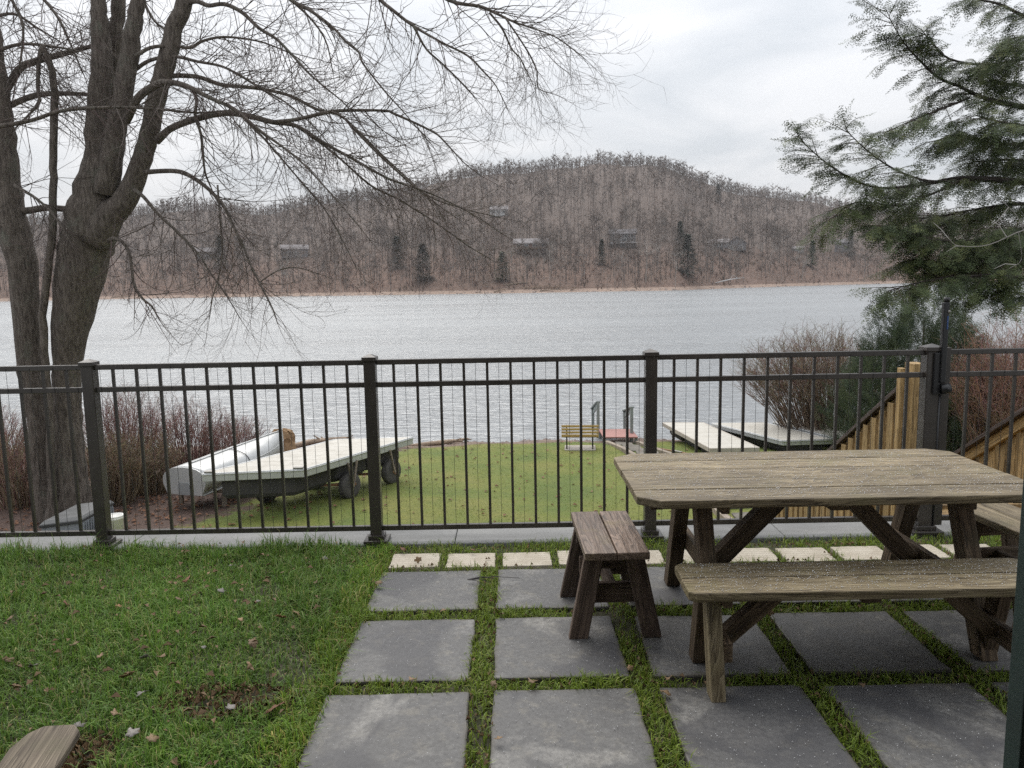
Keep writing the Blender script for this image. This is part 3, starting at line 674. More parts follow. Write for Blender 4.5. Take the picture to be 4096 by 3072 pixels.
for dx in (0, 1.08): addobj('stile', MB().box((0, 0, .61), (.055, .045, 1.19)).mesh('stile'), 'bronze_metal', gate, Matrix.Translation((GX+dx, FY, .03)), False, .003)
panel(GX, gate, 6, 1.08, 1.02)
LX = GX-.045
lt = MB().box((LX, FY-.055, 1.27), (.036, .034, .52)).build('latch', 'black_plastic', gate, bevel=.005)
MB().tube([(LX+.005, FY-.055, 1.53), (LX+.005, FY-.055, 1.562)], [.018, .018], 12).build('latch_knob', 'black_plastic', lt, True)
MB().tube([(LX-.004, FY-.06, .97), (LX+.05, FY-.07, .975)], [.034, .032], 14).build('latch_body', 'black_plastic', lt, True)
MB().box((LX-.03, FY-.045, 1.07), (.05, .03, .27)).build('latch_bracket', 'black_plastic', lt, bevel=.005)
MB().tube([(LX+.014, FY-.07, 1.47), (LX+.014, FY-.078, 1.47)], [.009, .009], 10).build('lock_cylinder', 'bolt_steel', lt, True)
MB().box((LX+.008, FY-.0735, 1.40), (.008, .003, .085)).build('maker_strip', 'latch_blue', lt)
MB().tube([(LX-.002, FY-.045, .05), (LX-.002, FY-.045, .94)], [.006, .006], 8).build('drop_rod', 'black_plastic', lt, True)

# ------------------------------------------------------------------ picnic table
TX0, TX1, TY0, TY1, TZ = .545, 2.385, 3.25, 4.185, .75
tb = thing('picnic_table', 'weathered grey brown picnic table with clipped corners on the patio slabs', 'table', ((TX0+TX1)/2, (TY0+TY1)/2, 0))
def clip_plank(name, x0, x1, y0, y1, z0, z1, material, parent, ca=0, cbk=0, bev=.006, wavy=.003):
    """a board running along x; ca / cbk clip the corners on its y0 / y1 side"""
    cx, cy = (x0+x1)/2, (y0+y1)/2; w, d = x1-x0, y1-y0; pts = []
    a = [(-w/2+ca, -d/2), (w/2-ca, -d/2)] + ([(w/2, -d/2+ca*.8)] if ca else []) + ([(w/2, d/2-cbk*.8)] if cbk else []) + [(w/2-cbk, d/2), (-w/2+cbk, d/2)] + ([(-w/2, d/2-cbk*.8)] if cbk else []) + ([(-w/2, -d/2+ca*.8)] if ca else [])
    return addobj(name, MB().prism(a, z0-z1, 0).mesh(name), material, parent, Matrix.Translation((cx, cy, z1)) @ Matrix.Rotation(random.uniform(-.004, .004), 4, 'X'), False, bev)
nb = 5; pw = (TY1-TY0)/nb
for k in range(nb):
    clip_plank('tabletop_plank', TX0+random.uniform(0, .004), TX1+random.uniform(-.004, 0), TY0+k*pw+.003, TY0+(k+1)*pw-.003, TZ-.04, TZ+random.uniform(-.002, .001), 'table_wood', tb, .10 if k == 0 else 0, .10 if k == nb-1 else 0)
YM = (TY0+TY1)/2
def slant_leg(name, xa, ya, za, xb, yb, zb, w, t, material, parent):
    """a leg from top (a) to foot (b), cut level at both ends; w along y-ish slope, t along x"""
    v = []
    for (x, y, z) in ((xa, ya, za), (xb, yb, zb)):
        for sx in (-1, 1):
            for sy in (-1, 1): v.append((x+sx*t/2, y+sy*w/2, z))
    f = [(0, 2, 3, 1), (4, 5, 7, 6), (0, 1, 5, 4), (2, 6, 7, 3), (0, 4, 6, 2), (1, 3, 7, 5)]
    p = Vector((xb, yb, zb)); q = Vector((xa, ya, za)); m = frame(p, q, (1, 0, 0)); mi = m.inverted()
    return addobj(name, MB().add([mi @ Vector(c) for c in v], f).mesh(name), material, parent, m, False, .005)
for sx, xl in ((1, .885), (-1, 2.10)):
    slant_leg('leg', xl, YM-.17, TZ-.04, xl, YM-.455, 0, .095, .075, 'leg_wood', tb)
    slant_leg('leg', xl, YM+.17, TZ-.04, xl, YM+.455, 0, .095, .075, 'leg_wood', tb)
    plank('stretcher', (xl+sx*.057, YM-.42, .30), (xl+sx*.057, YM+.42, .30), .038, .09, 'leg_wood', tb)
    plank('cleat', (xl+sx*.057, TY0+.07, TZ-.065), (xl+sx*.057, TY1-.07, TZ-.065), .038, .045, 'leg_wood', tb)
    plank('brace', (xl+sx*.095, YM, .27), (xl+sx*.50, YM, TZ-.06), .075, .085, 'leg_wood', tb)
    for yy in (YM-.36, YM+.36): MB().tube([(xl+sx*.074, yy, .30), (xl+sx*.082, yy, .30)], [.009, .009], 10).build('bolt', 'bolt_steel', tb)
plank('cleat', (1.46, TY0+.09, TZ-.066), (1.46, TY1-.09, TZ-.066), .085, .04, 'leg_wood', tb)
for xe in (TX0+.10, TX1-.10): plank('cleat', (xe, TY0+.12, TZ-.062), (xe, TY1-.12, TZ-.062), .06, .03, 'leg_wood', tb)

# long bench on the near side
lb = thing('long_bench', 'long weathered two plank bench drawn up to the picnic table', 'bench', (1.46, 3.12, 0))
BX0, BX1, BY0, BY1, BZ = .70, 2.23, 2.955, 3.29, .45
bm = (BY0+BY1)/2
clip_plank('seat_plank', BX0, BX1, BY0, bm-.002, BZ-.04, BZ, 'bench_wood', lb, .03, 0); clip_plank('seat_plank', BX0+.004, BX1, bm+.002, BY1, BZ-.04, BZ+.001, 'bench_wood', lb, 0, .03)
for sx, xl in ((1, .815), (-1, 2.115)):
    slant_leg('leg', xl, bm-.06, BZ-.04, xl, bm-.165, 0, .085, .06, 'bench_wood', lb); slant_leg('leg', xl, bm+.06, BZ-.04, xl, bm+.165, 0, .085, .06, 'leg_wood', lb)
    plank('stretcher', (xl+sx*.05, bm-.15, .185), (xl+sx*.05, bm+.15, .185), .038, .085, 'leg_wood', lb)
    plank('cleat', (xl+sx*.05, BY0+.03, BZ-.06), (xl+sx*.05, BY1-.03, BZ-.06), .038, .038, 'leg_wood', lb)
    plank('brace', (xl+sx*.08, bm, .19), (xl+sx*.31, bm, BZ-.05), .06, .07, 'leg_wood', lb)
plank('cleat', (1.46, BY0+.05, BZ-.058), (1.46, BY1-.05, BZ-.058), .08, .035, 'leg_wood', lb)

# short end benches: two planks across splayed legs
def end_bench(lab, loc, yaw, wood_, legw, length=.66, width=.31):
    T = Matrix.Translation(loc) @ Matrix.Rotation(yaw, 4, 'Z'); t = thing('end_bench', lab, 'bench', loc); Z = .45
    def pl(name, a, b, w, th, m, up=(0, 0, 1)): return plank(name, T @ Vector(a), T @ Vector(b), w, th, m, t, T.to_3x3() @ Vector(up), .005)
    for s in (-1, 1): pl('seat_plank', (s*width/4, -length/2, Z-.019), (s*width/4+s*.001, length/2, Z-.019), width/2-.006, .038, wood_)
    for e in (-1, 1):
        y = e*(length/2-.11)
        for s in (-1, 1):
            top = Vector((s*.095, y, Z-.04)); foot = Vector((s*.178, y+e*.03, 0)); w, th = .092, .04; v = []
            for c in (top, foot):
                for ax in (-1, 1):
                    for ay in (-1, 1): v.append(c+Vector((ax*w/2, ay*th/2, 0)))
            m = frame(T @ foot, T @ top, T.to_3x3() @ Vector((0, 1, 0))); mi = m.inverted()
            addobj('leg', MB().add([mi @ (T @ c) for c in v], [(0, 2, 3, 1), (4, 5, 7, 6), (0, 1, 5, 4), (2, 6, 7, 3), (0, 4, 6, 2), (1, 3, 7, 5)]).mesh('leg'), legw, t, m, False, .004)
        pl('stretcher', (-.125, y-e*.04, .20), (.125, y-e*.04, .20), .036, .10, legw); pl('cleat', (-.14, y-e*.04, Z-.085), (.14, y-e*.04, Z-.085), .036, .085, legw)
    pl('rail', (0, -(length/2-.15), .20), (0, length/2-.15, .20), .036, .085, legw)
    return t
end_bench('short reddish brown two plank bench beside the table corner near the fence post', (.47, 3.77, 0), .02, 'stool_wood', 'stool_leg_wood')
end_bench('short pale grey plank bench at the gate end of the picnic table', (2.60, 3.79, 0), .10, 'table_wood', 'leg_wood', .66, .31)

# corner of a garden chair: arm, legs, seat and back
ch = thing('garden_chair', 'weathered slatted wooden garden chair standing in the patio grass', 'chair', (-1.72, 2.35, 0))
A0 = G(98, 1598, .55); cx0, cy0 = A0.x, A0.y
d = G(148, 1585, .55)-G(100, 1659, .55); d.z = 0; d.normalize(); n_ = Vector((d.y, -d.x, 0))
def cpt(a, b, z): return Vector((cx0, cy0, 0)) + d*a + n_*b + Vector((0, 0, z))
def arm(off):
    poly = [(-.66, -.055), (-.12, -.072), (.03, -.072), (.065, -.05), (.075, .03), (.045, .06), (-.02, .078), (-.12, .074), (-.66, .05)]
    m = Matrix.Translation(cpt(0, off, .55)) @ Matrix((d, -n_, Vector((0, 0, 1)))).transposed().to_4x4()
    addobj('armrest', MB().prism(poly, -.024, 0).mesh('armrest'), 'chair_wood', ch, m, False, .006)
for off in (0, -.60):
    arm(off); s = -.05 if off == 0 else .05
    plank('leg', cpt(-.03, off+s, 0), cpt(-.03, off+s, .525), .09, .024, 'chair_wood', ch, n_, .004); plank('side_rail', cpt(.0, off+s*1.6, .34), cpt(-.80, off+s*1.6, .03), .024, .11, 'chair_wood', ch)
for k in range(6): plank('seat_slat', cpt(-.03-k*.085, -.025, .345-k*.028), cpt(-.03-k*.085, -.575, .345-k*.028), .072, .02, 'chair_wood', ch)
for k in range(6): plank('back_slat', cpt(-.54, -.06-k*.096, .20), cpt(-.86, -.06-k*.096, .98-abs(k-2.5)*.03), .085, .018, 'chair_wood', ch, d)
plank('back_rail', cpt(-.67, .02, .53), cpt(-.67, -.62, .53), .07, .024, 'chair_wood', ch)

# screened porch the picture is taken from: its corner post shows, its roof and wall shade the patio
e = P(2169, 1600, 1.495)
pp = thing('screened_porch', 'dark green corner post of the screened porch beside the long bench', 'porch', (e.x+.06, 1.47, 0))
MB().box((e.x+.020, 1.47, 1.3), (.040, .05, 2.62)).build('post', 'green_paint', pp, bevel=.003)
MB().box((e.x+.10, 1.48, 1.3), (.116, .045, 2.62)).build('jamb', 'dark_panel', pp, bevel=.003)
MB().box((0, -.35, 2.68), (9.0, 4.1, .12)).build('roof', 'dark_panel', pp)
MB().box((0, -2.36, 1.3), (9.0, .12, 2.62)).build('wall', 'dark_panel', pp)

# ------------------------------------------------------------------ wooden stair down to the lawn behind the gate
st = thing('wooden_stair', 'new yellow timber stair with dark handrails going down behind the fence', 'staircase', (3.6, 5.6, -3.5))
SL = -.62; RY0, RZ0 = 5.85, .82
def rz(y): return RZ0 + SL*(y-RY0)
XL, XR = 3.0, 4.25; YB = 11.4
for X_ in (XL, XR):
    plank('handrail', (X_, RY0-.12, rz(RY0-.12)), (X_, YB, rz(YB)), .14, .035, 'rail_wood', st)
    plank('upper_rail', (X_, RY0-.1, rz(RY0-.1)-.075), (X_, YB-.02, rz(YB-.02)-.075), .038, .09, 'new_wood', st)
    plank('stringer', (X_, RY0-.45, rz(RY0-.45)-.98), (X_, YB, rz(YB)-.98), .04, .28, 'new_wood', st)
    k = 0; y = RY0+.06
    while y < YB-.1:
        w = .088 + random.uniform(-.004, .004); xo = .022 if X_ == XL else -.022
        plank('baluster', (X_-xo*1.8, y, rz(y)-.98+random.uniform(-.01, .01)), (X_-xo*1.8, y, rz(y)-.06), w, .036, 'new_wood', st, (1, 0, 0), .003); y += .135
for (X_, y) in ((XL-.005, RY0-.18), (XR+.005, RY0-.18)):
    plank('post', (X_, y, -3.4), (X_, y, 1.06), .135, .09, 'new_wood', st, (1, 0, 0)); plank('post_board', (X_-.085, y+.03, -1.2), (X_-.085, y+.03, 1.02), .06, .038, 'new_wood', st, (1, 0, 0))
for (X_, y) in ((XL, 8.6), (XL, YB), (XR, 8.6), (XR, YB)): plank('post', (X_+(.06 if X_ == XL else -.06), y, float(lawn_z(X_, y))), (X_+(.06 if X_ == XL else -.06), y, rz(y)-.05), .09, .09, 'new_wood', st, (1, 0, 0))
k = 0; y = RY0-.2
while y < YB:
    z = rz(y)-.95; plank('tread', (XL+.03, y, z), (XR-.03, y, z), .27, .038, 'new_wood', st); y += .285
plank('landing_board', (XL+.03, 5.44, -.035), (XR-.03, 5.44, -.035), .20, .036, 'new_wood', st)
# ------------------------------------------------------------------ things on the lower lawn
def gz_(x, y): return float(lawn_z(np.array(x), np.array(y)))
# upturned rowing boat on two trestles
bs, bt = Vector((-7.78, 17.75, 0)), Vector((-6.62, 21.75, 0)); ax = (bt-bs).normalized(); sd_ = Vector((ax.y, -ax.x, 0)); BL = (bt-bs).length
bo = thing('rowing_boat', 'upturned aluminium rowing boat resting on trestles beside the shrubs', 'boat', (bs.x, bs.y, gz_(bs.x, bs.y)))
zb = -3.14; prof = []
NS, NR = 22, 15; V = []; F = []
for i in range(NS+1):
    t = i/NS; hw = .70*(1-(max(0, t-.35)/.65)**2.2*.97) if t > .35 else .66+.04*min(1, t/.35); hgt = .66 + .10*t**2; base = .0 + .30*t**3 - .0
    for j in range(NR):
        u = -1+2*j/(NR-1); a = abs(u)**1.0
        # section: flat bottom (upwards), rounded chines, slightly flared sides
        ang = u*math.pi/2; cx_ = math.copysign(min(1, abs(math.sin(ang))**.72), ang); cz = max(0, math.cos(ang))**.58
        flare = 1-.24*(1-cz)**3; keel = .035*max(0, 1-abs(u)*5)
        p = bs + ax*(t*BL) + sd_*(hw*cx_*flare*.97); V.append((p.x, p.y, zb + .05*t + hgt*cz*(1-.12*t**3) + keel*(t > .02)))
for i in range(NS):
    for j in range(NR-1): F.append((i*NR+j, i*NR+j+1, (i+1)*NR+j+1, (i+1)*NR+j))
hull = MB().add(V, F).build('hull', 'boat_alu', bo, True)
sm = hull.modifiers.new('skin', 'SOLIDIFY'); sm.thickness = .012
mb = MB(); tv = V[:NR]; mb.add([Vector(p)+ax*.012 for p in tv]+[Vector(p)-ax*.028 for p in tv], [tuple(range(NR-1, -1, -1)), tuple(range(NR, 2*NR))]+[(j, j+1, NR+j+1, NR+j) for j in range(NR-1)]+[(NR-1, 0, NR, 2*NR-1)])
mb.build('transom', 'boat_alu', bo)
c = bs - ax*.036 + Vector((0, 0, zb+.13)); m = Matrix.Translation(c) @ Matrix((sd_, Vector((0, 0, 1)), -ax)).transposed().to_4x4()
MB().prism([(-.16, -.13), (.16, -.13), (.16, .10), (.11, .16), (-.11, .16), (-.16, .10)], -.004, .012, m).build('motor_pad', 'boat_patch', bo)
MB().box((0, .33, .005), (.10, .012, .01), m.to_3x3()).build('plate', 'boat_patch', bo, mw=Matrix.Translation(c))
for u in (2, NR-3): MB().tube([Vector(V[i*NR+u])+Vector((0, 0, .012)) for i in range(0, NS+1, 2)], [.012]*len(range(0, NS+1, 2)), 5).build('strake', 'boat_alu', bo, True)
MB().tube([Vector(V[i*NR+NR//2])+Vector((0, 0, .01)) for i in range(1, NS+1)], [.02]*NS, 6).build('keel', 'boat_alu', bo, True)
for u in (0, NR-1): MB().tube([Vector(V[i*NR+u]) for i in range(NS+1)], [.026]*(NS+1), 7).build('gunwale', 'boat_alu', bo, True)
tag(MB().tube([Vector(V[9*NR+k])+Vector((0, 0, .02)) for k in range(4, 13)], [.009]*9, 6).build('rope', 'rope'), 'grey rope slung across the upturned boat', 'rope')
for t, lab in ((.14, 'wooden trestle under the square stern of the boat'), (.72, 'wooden trestle under the bow of the boat')):
    c = bs+ax*(BL*t); g = gz_(c.x, c.y); tr = thing('trestle', lab, 'trestle', (c.x, c.y, g)); zt = zb+.01
    plank('beam', c-sd_*.78+Vector((0, 0, zt-.045)), c+sd_*.78+Vector((0, 0, zt-.045)), .09, .09, 'timber', tr)
    for s in (-.62, .62): plank('leg', c+sd_*s+Vector((0, 0, g)), c+sd_*s+Vector((0, 0, zt-.09)), .09, .09, 'timber', tr, (1, 0, 0))

# dock sections
def dock_section(lab, c0, c1, c2, c3, top, thick, rim=True, floats=True, wheels=False, grp=None, sidem='dock_rim', planks=7, fd=.30):
    """corners: near-left, near-right, far-right, far-left on plan"""
    c = [Vector((*q, 0)) for q in (c0, c1, c2, c3)]; mid = sum(c, Vector())/4; t = thing('dock_section', lab, 'dock', (mid.x, mid.y, gz_(mid.x, mid.y)), grp)
    def bl(u, v): return c[0].lerp(c[1], u).lerp(c[3].lerp(c[2], u), v)
    for k in range(planks):                         # deck boards across the section
        v0, v1 = k/planks+.0015, (k+1)/planks-.0015
        q = [bl(.02, v0), bl(.98, v0), bl(.98, v1), bl(.02, v1)]; MB().add([p+Vector((0, 0, top-.03)) for p in q]+[p+Vector((0, 0, top)) for p in q], [(3, 2, 1, 0), (4, 5, 6, 7), (0, 1, 5, 4), (1, 2, 6, 5), (2, 3, 7, 6), (3, 0, 4, 7)]).build('deck_board', 'dock_deck', t, bevel=.004)
    for a, b in ((0, 1), (1, 2), (2, 3), (3, 0)):
        p, q = c[a], c[b]; plank('rim', p+Vector((0, 0, top-thick/2+.008)), q+Vector((0, 0, top-thick/2+.008)), .05, thick, sidem, t, bevel=.012)
        if rim: plank('rim_strip', p+Vector((0, 0, top-.03)), q+Vector((0, 0, top-.03)), .085, .03, 'dock_rim', t, bevel=.01)
    if floats:
        for k in range(3):
            v0, v1 = .03+k*.335, .30+k*.335; q = [bl(.14, v0), bl(.86, v0), bl(.86, v1), bl(.14, v1)]; h0, h1 = top-thick-fd, top-thick
            r = [p.lerp(sum(q, Vector())/4, .1) for p in q]; zc = h0+.1
            MB().add([p+Vector((0, 0, h0)) for p in r]+[p+Vector((0, 0, zc)) for p in q]+[p+Vector((0, 0, h1)) for p in q], [(3, 2, 1, 0), (8, 9, 10, 11)]+[(i, (i+1) % 4, 4+(i+1) % 4, 4+i) for i in range(4)]+[(4+i, 4+(i+1) % 4, 8+(i+1) % 4, 8+i) for i in range(4)]).build('float', 'dock_float', t, bevel=.02)
    return t, bl
dk, bl = dock_section('white decked dock section on wheels parked on the lawn beside the boat', (-7.05, 16.98), (-4.80, 17.25), (-2.76, 20.74), (-4.86, 20.60), -2.45, .20, fd=.46)
def wheel(c, axis, R, w, parent):
    m = Matrix.Translation(c) @ axis.to_track_quat('Z', 'Y').to_matrix().to_4x4()
    wh = MB().lathe([(R*.62, -w/2), (R*.92, -w/2), (R, -w*.32), (R, w*.32), (R*.92, w/2), (R*.62, w/2)], 22, m).build('wheel', 'tyre_rubber', parent, True)
    MB().lathe([(.05, -w*.30), (R*.60, -w*.34), (R*.63, -w*.44), (R*.63, w*.44), (R*.60, w*.34), (.05, w*.30)], 22, m).build('rim', 'rust_metal', wh, True)
    MB().lathe([(.045, -w*.6), (.045, w*.6)], 10, m).build('hub', 'rust_metal', wh, True); return wh
ra = (Vector((-2.76, 20.74, 0))-Vector((-4.80, 17.25, 0))).normalized(); rn = Vector((ra.y, -ra.x, 0))
for v in (.40, .80):
    for u, sgn in ((.955, 1), (.045, -1)):
        p = bl(u, v); R = .33; c = Vector((p.x, p.y, gz_(p.x, p.y)+R-.02)); wheel(c, rn, R, .19, dk)
        for s in (-.13, .13): plank('bracket', c+rn*sgn*.13+Vector((0, 0, -.02)), c+rn*sgn*.13+ra*s*1.3+Vector((0, 0, -2.6-c.z)), .05, .03, 'timber', dk)
    plank('axle', bl(-.03, v)+Vector((0, 0, gz_(bl(.5, v).x, bl(.5, v).y)+.31)), bl(1.03, v)+Vector((0, 0, gz_(bl(.5, v).x, bl(.5, v).y)+.31)), .06, .06, 'rust_metal', dk)
for u in (.06, .93): MB().box((0, 0, 0), (.22, .12, .05)).build('cleat', 'bolt_steel', dk, mw=Matrix.Translation(bl(u, .012)+Vector((0, 0, -2.425))), bevel=.015)
dock_section('long narrow white dock section with wooden sides lying by the red landing', (6.11, 23.35), (7.62, 23.35), (6.98, 27.7), (5.52, 27.85), -3.5, .14, False, True, sidem='dock_side')
dock_section('wide white dock section with a silver front rim lying between the other docks', (8.50, 23.75), (10.08, 23.85), (8.95, 26.9), (7.10, 26.95), -3.38, .17, True, True)
dock_section('white dock section beside the brown shrub, partly behind the stair', (10.22, 23.95), (11.75, 25.2), (10.9, 27.3), (9.25, 26.9), -3.36, .17, True, True)

# storage box and white bin under the wall
a = G(87, 1132, -2.82); b = G(174, 1121, -2.82); cfar = G(264, 1083, -2.82)
dx = (b-a).normalized(); dx.z = 0; dl = (cfar-b); LB = min(dl.length, 1.55); dy = Vector((-dx.y, dx.x, 0)); wB = (b-a).length
dy = (Vector((dl.x, dl.y, 0)).normalized()+dy*.4).normalized()
g0 = gz_(a.x, a.y); sb = thing('storage_box', 'grey ribbed plastic storage box with a dark lid edge at the foot of the wall', 'storage box', (b.x, b.y, g0))
def bxp(u, v, z): return a + dx*(u*wB) + dy*(v*LB) + Vector((0, 0, z-a.z))
def hexa(q0, q1): return MB().add(q0+q1, [(3, 2, 1, 0), (4, 5, 6, 7), (0, 1, 5, 4), (1, 2, 6, 5), (2, 3, 7, 6), (3, 0, 4, 7)])
def ring(e, z): return [bxp(-e, -e, z), bxp(1+e, -e, z), bxp(1+e, 1+e*.5, z), bxp(-e, 1+e*.5, z)]
hexa(ring(-.03, g0), ring(0, -2.90)).build('body', 'box_grey', sb, bevel=.015)
for k in range(14):
    v = .05+k*.07; plank('rib', bxp(1.0, v, g0+.03), bxp(1.012, v, -2.93), .035, .02, 'box_grey', sb, (1, 0, 0), .004)
hexa(ring(.03, -2.90), ring(.03, -2.84)).build('lid_edge', 'box_trim', sb, bevel=.01); hexa(ring(.02, -2.838), ring(-.05, -2.78)).build('lid', 'box_lid', sb, bevel=.01)
plank('handle_recess', bxp(.25, -.012, -3.12), bxp(.75, -.012, -3.12), .02, .05, 'box_trim', sb)
bc = P(246, 1113, 15.2); bc.z = 0; gb = gz_(bc.x, bc.y); bk = thing('white_bin', 'white plastic bin with leaves on its lid beside the storage box', 'bin', (bc.x, bc.y, gb))
T = Matrix.Translation((bc.x, bc.y, 0))
MB().lathe([(.155, gb), (.17, -2.93), (.185, -2.92), (.185, -2.87), (.17, -2.868)], 22, T).build('body', 'bucket_white', bk, True)
MB().lathe([(.188, -2.868), (.188, -2.85), (.15, -2.846), (.145, -2.862)], 22, T).build('lid', 'bucket_white', bk, True)

# yellow slatted bench on its pads
g = -3.85; bl0, bl1 = Vector((1.62, 25.22, 0)), Vector((2.85, 25.12, 0)); bx = (bl1-bl0).normalized(); by = Vector((-bx.y, bx.x, 0))
pk = thing('lawn_bench', 'yellow slatted lawn bench facing the lake beside the red landing', 'bench', (2.23, 25.2, g))
gB = gz_(2.23, 25.3)
for k in range(4): plank('back_slat', bl0+Vector((0, 0, gB+.49+k*.105)), bl1+Vector((0, 0, gB+.49+k*.105)), .03, .075, 'yellow_slat', pk, bevel=.008)
for k in range(4): plank('seat_slat', bl0+by*(.08+k*.105)+Vector((0, 0, gB+.43)), bl1+by*(.08+k*.105)+Vector((0, 0, gB+.43)), .08, .03, 'yellow_slat', pk, bevel=.008)
for u in (.14, .84):
    o = bl0.lerp(bl1, u)+Vector((0, 0, gB))
    fr = MB().tube([o-by*.05+Vector((0, 0, .02)), o+by*.03+Vector((0, 0, .42)), o+by*.015+Vector((0, 0, .85))], [.022, .022, .018], 7)
    fr.tube([o+by*.02+Vector((0, 0, .41)), o+by*.42+Vector((0, 0, .41)), o+by*.46+Vector((0, 0, .02))], [.02, .02, .02], 7); fr.tube([o-by*.06+Vector((0, 0, .03)), o+by*.22+Vector((0, 0, .22)), o+by*.46+Vector((0, 0, .03))], [.014]*3, 6)
    fr.build('frame', 'iron_black', pk, True)
plank('pad', bl0+bx*.1+by*.2+Vector((0, 0, gB+.01)), bl1-bx*.1+by*.2+Vector((0, 0, gB+.01)), .75, .06, 'pad_concrete', pk)

# red landing, its rails and the timber edged path
rd = thing('lake_landing', 'red painted plank landing with grey handrail posts at the water edge', 'landing', (3.85, 27.7, -3.9))
for k in range(9): plank('plank', (3.22+k*.001, 27.02+k*.165, -3.84), (4.45, 26.95+k*.165, -3.84), .155, .05, 'red_deck', rd, bevel=.006)
for (x, y) in ((3.3, 28.55), (3.3, 27.0), (4.4, 28.5), (4.4, 27.0)): plank('support', (x, y, -4.7), (x, y, -3.87), .1, .1, 'grey_paint', rd, (1, 0, 0))
def railing(x, y0, y1, z0, z1, top):
    for y, z in ((y0, z0), (y1, z1)): plank('rail_post', (x, y, z-.6), (x, y, z+top), .20, .10, 'grey_paint', rd, (1, 0, 0))
    plank('rail', (x, y0, z0+top-.12), (x, y1, z1+top-.12), .05, .16, 'grey_paint', rd); plank('rail_cap', (x, y0-.1, z0+top+.02), (x, y1+.2, z1+top+.0), .17, .045, 'grey_paint', rd)
railing(3.24, 28.75, 30.6, -3.85, -4.45, 1.02); railing(4.33, 27.6, 29.3, -3.85, -4.3, .98)
for k in range(5): plank('step', (3.25, 28.62+k*.3, -3.95-k*.13), (4.4, 28.6+k*.3, -3.95-k*.13), .28, .05, 'red_deck', rd)
pth = thing('garden_path', 'stepped path with timber edges leading to the red landing', 'path', (4.6, 22, -3.8))
L0 = [(3.33, 26.9), (3.62, 24.7), (4.02, 21.6), (4.35, 18.8), (4.7, 15.5)]; R0 = [(4.42, 26.9), (4.78, 24.7), (5.4, 21.6), (6.05, 18.8), (6.6, 15.5)]
for ln in (L0, R0):
    for (x0, y0), (x1, y1) in zip(ln[:-1], ln[1:]): plank('edge_timber', (x0, y0, gz_(x0, y0)+.05), (x1, y1+.01, gz_(x1, y1)+.05), .15, .14, 'timber', pth, bevel=.01)
for k in range(13):
    y = 26.6-k*.85; xa = np.interp(y, [q[1] for q in L0[::-1]], [q[0] for q in L0[::-1]])+.1; xb = np.interp(y, [q[1] for q in R0[::-1]], [q[0] for q in R0[::-1]])-.1
    plank('tread_board', (xa+.15, y, gz_(xa, y)+.03), (xb-.15, y, gz_(xb, y)+.03), .55, .05, 'grey_plank', pth, bevel=.01)
# rake-like tool, brush and driftwood near the water
tl = thing('pole', 'rust coloured metal pole lying on the lawn beside the narrow dock', 'pole', (5.2, 24.6, -3.8))
plank('shaft', (4.95, 25.4, gz_(4.95, 25.4)+.04), (6.0, 23.3, gz_(6.0, 23.3)+.04), .05, .04, 'rust_metal', tl); plank('sleeve', (5.25, 24.75, gz_(5.3, 24.7)+.05), (5.45, 24.35, gz_(5.4, 24.4)+.05), .10, .07, 'bolt_steel', tl)
def shorelog(px, py, z, L, yaw, r, lab):
    p = G(px, py, z); p.z = gz_(p.x, p.y)+r*.7; dd = Vector((math.cos(yaw), math.sin(yaw), .03)); pts = [p+dd*(L*t)+Vector((0, random.uniform(-.08, .08), math.sin(t*5)*.05)) for t in (-.5, -.2, .1, .35, .5)]
    mb = MB().tube(pts, [r*.5, r, r*.9, r*.7, r*.3], 8, .25)
    for t in (1, 2, 3): mb.tube([pts[t], pts[t]+Vector((random.uniform(-1, 1), random.uniform(-.5, .5), random.uniform(.2, .8)))*L*.15], [r*.4, r*.12], 5)
    tag(mb.build('driftwood_log', 'driftwood', None, True), lab, 'log')
shorelog(935, 955, -4.05, 2.2, .1, .10, 'orange brown driftwood branch on the near shore beside the wheeled dock')
shorelog(690, 952, -3.95, 2.6, .25, .16, 'tan driftwood log behind the wheeled dock')
shorelog(655, 960, -3.9, 1.8, .4, .12, 'short driftwood stub behind the boat bow')
shorelog(985, 950, -4.1, 1.2, -.2, .06, 'thin dark driftwood stick at the near waterline')
bp_ = G(612, 972, -3.9); stp = thing('cut_stump', 'brown shaggy cut stump behind the boat bow', 'stump', (bp_.x, bp_.y, gz_(bp_.x, bp_.y)))
mb = MB().lathe([(.46, gz_(bp_.x, bp_.y)-.1), (.38, -3.72), (.36, -3.58), (.39, -3.45), (.36, -3.32), (.30, -3.22), (.12, -3.19)], 26, Matrix.Translation((bp_.x, bp_.y, 0)))
mb.v = [(x+random.gauss(0, .035), y+random.gauss(0, .035), z+random.gauss(0, .03)) for x, y, z in mb.v]; mb.build('trunk', 'tan_hay', stp)
mb = MB()
for k in range(700):
    x = random.uniform(-26, 26); y = 28.3+random.gauss(0, .45); s = random.uniform(.03, .12); z = gz_(x, y)
    if 3.0 < x < 4.7: continue
    mb.add([(x+a*s*random.uniform(.8, 1.6), y+b_*s, z+c_*s*.6) for a, b_, c_ in ((1, 0, 0), (-1, 0, 0), (0, 1, 0), (0, -1, 0), (0, 0, 1), (0, 0, -1))], [(0, 2, 4), (2, 1, 4), (1, 3, 4), (3, 0, 4), (2, 0, 5), (1, 2, 5), (3, 1, 5), (0, 3, 5)])
tag(mb.build('shore_pebbles', 'stone'), 'brown pebbles along the near waterline', 'pebbles', None, 'stuff')
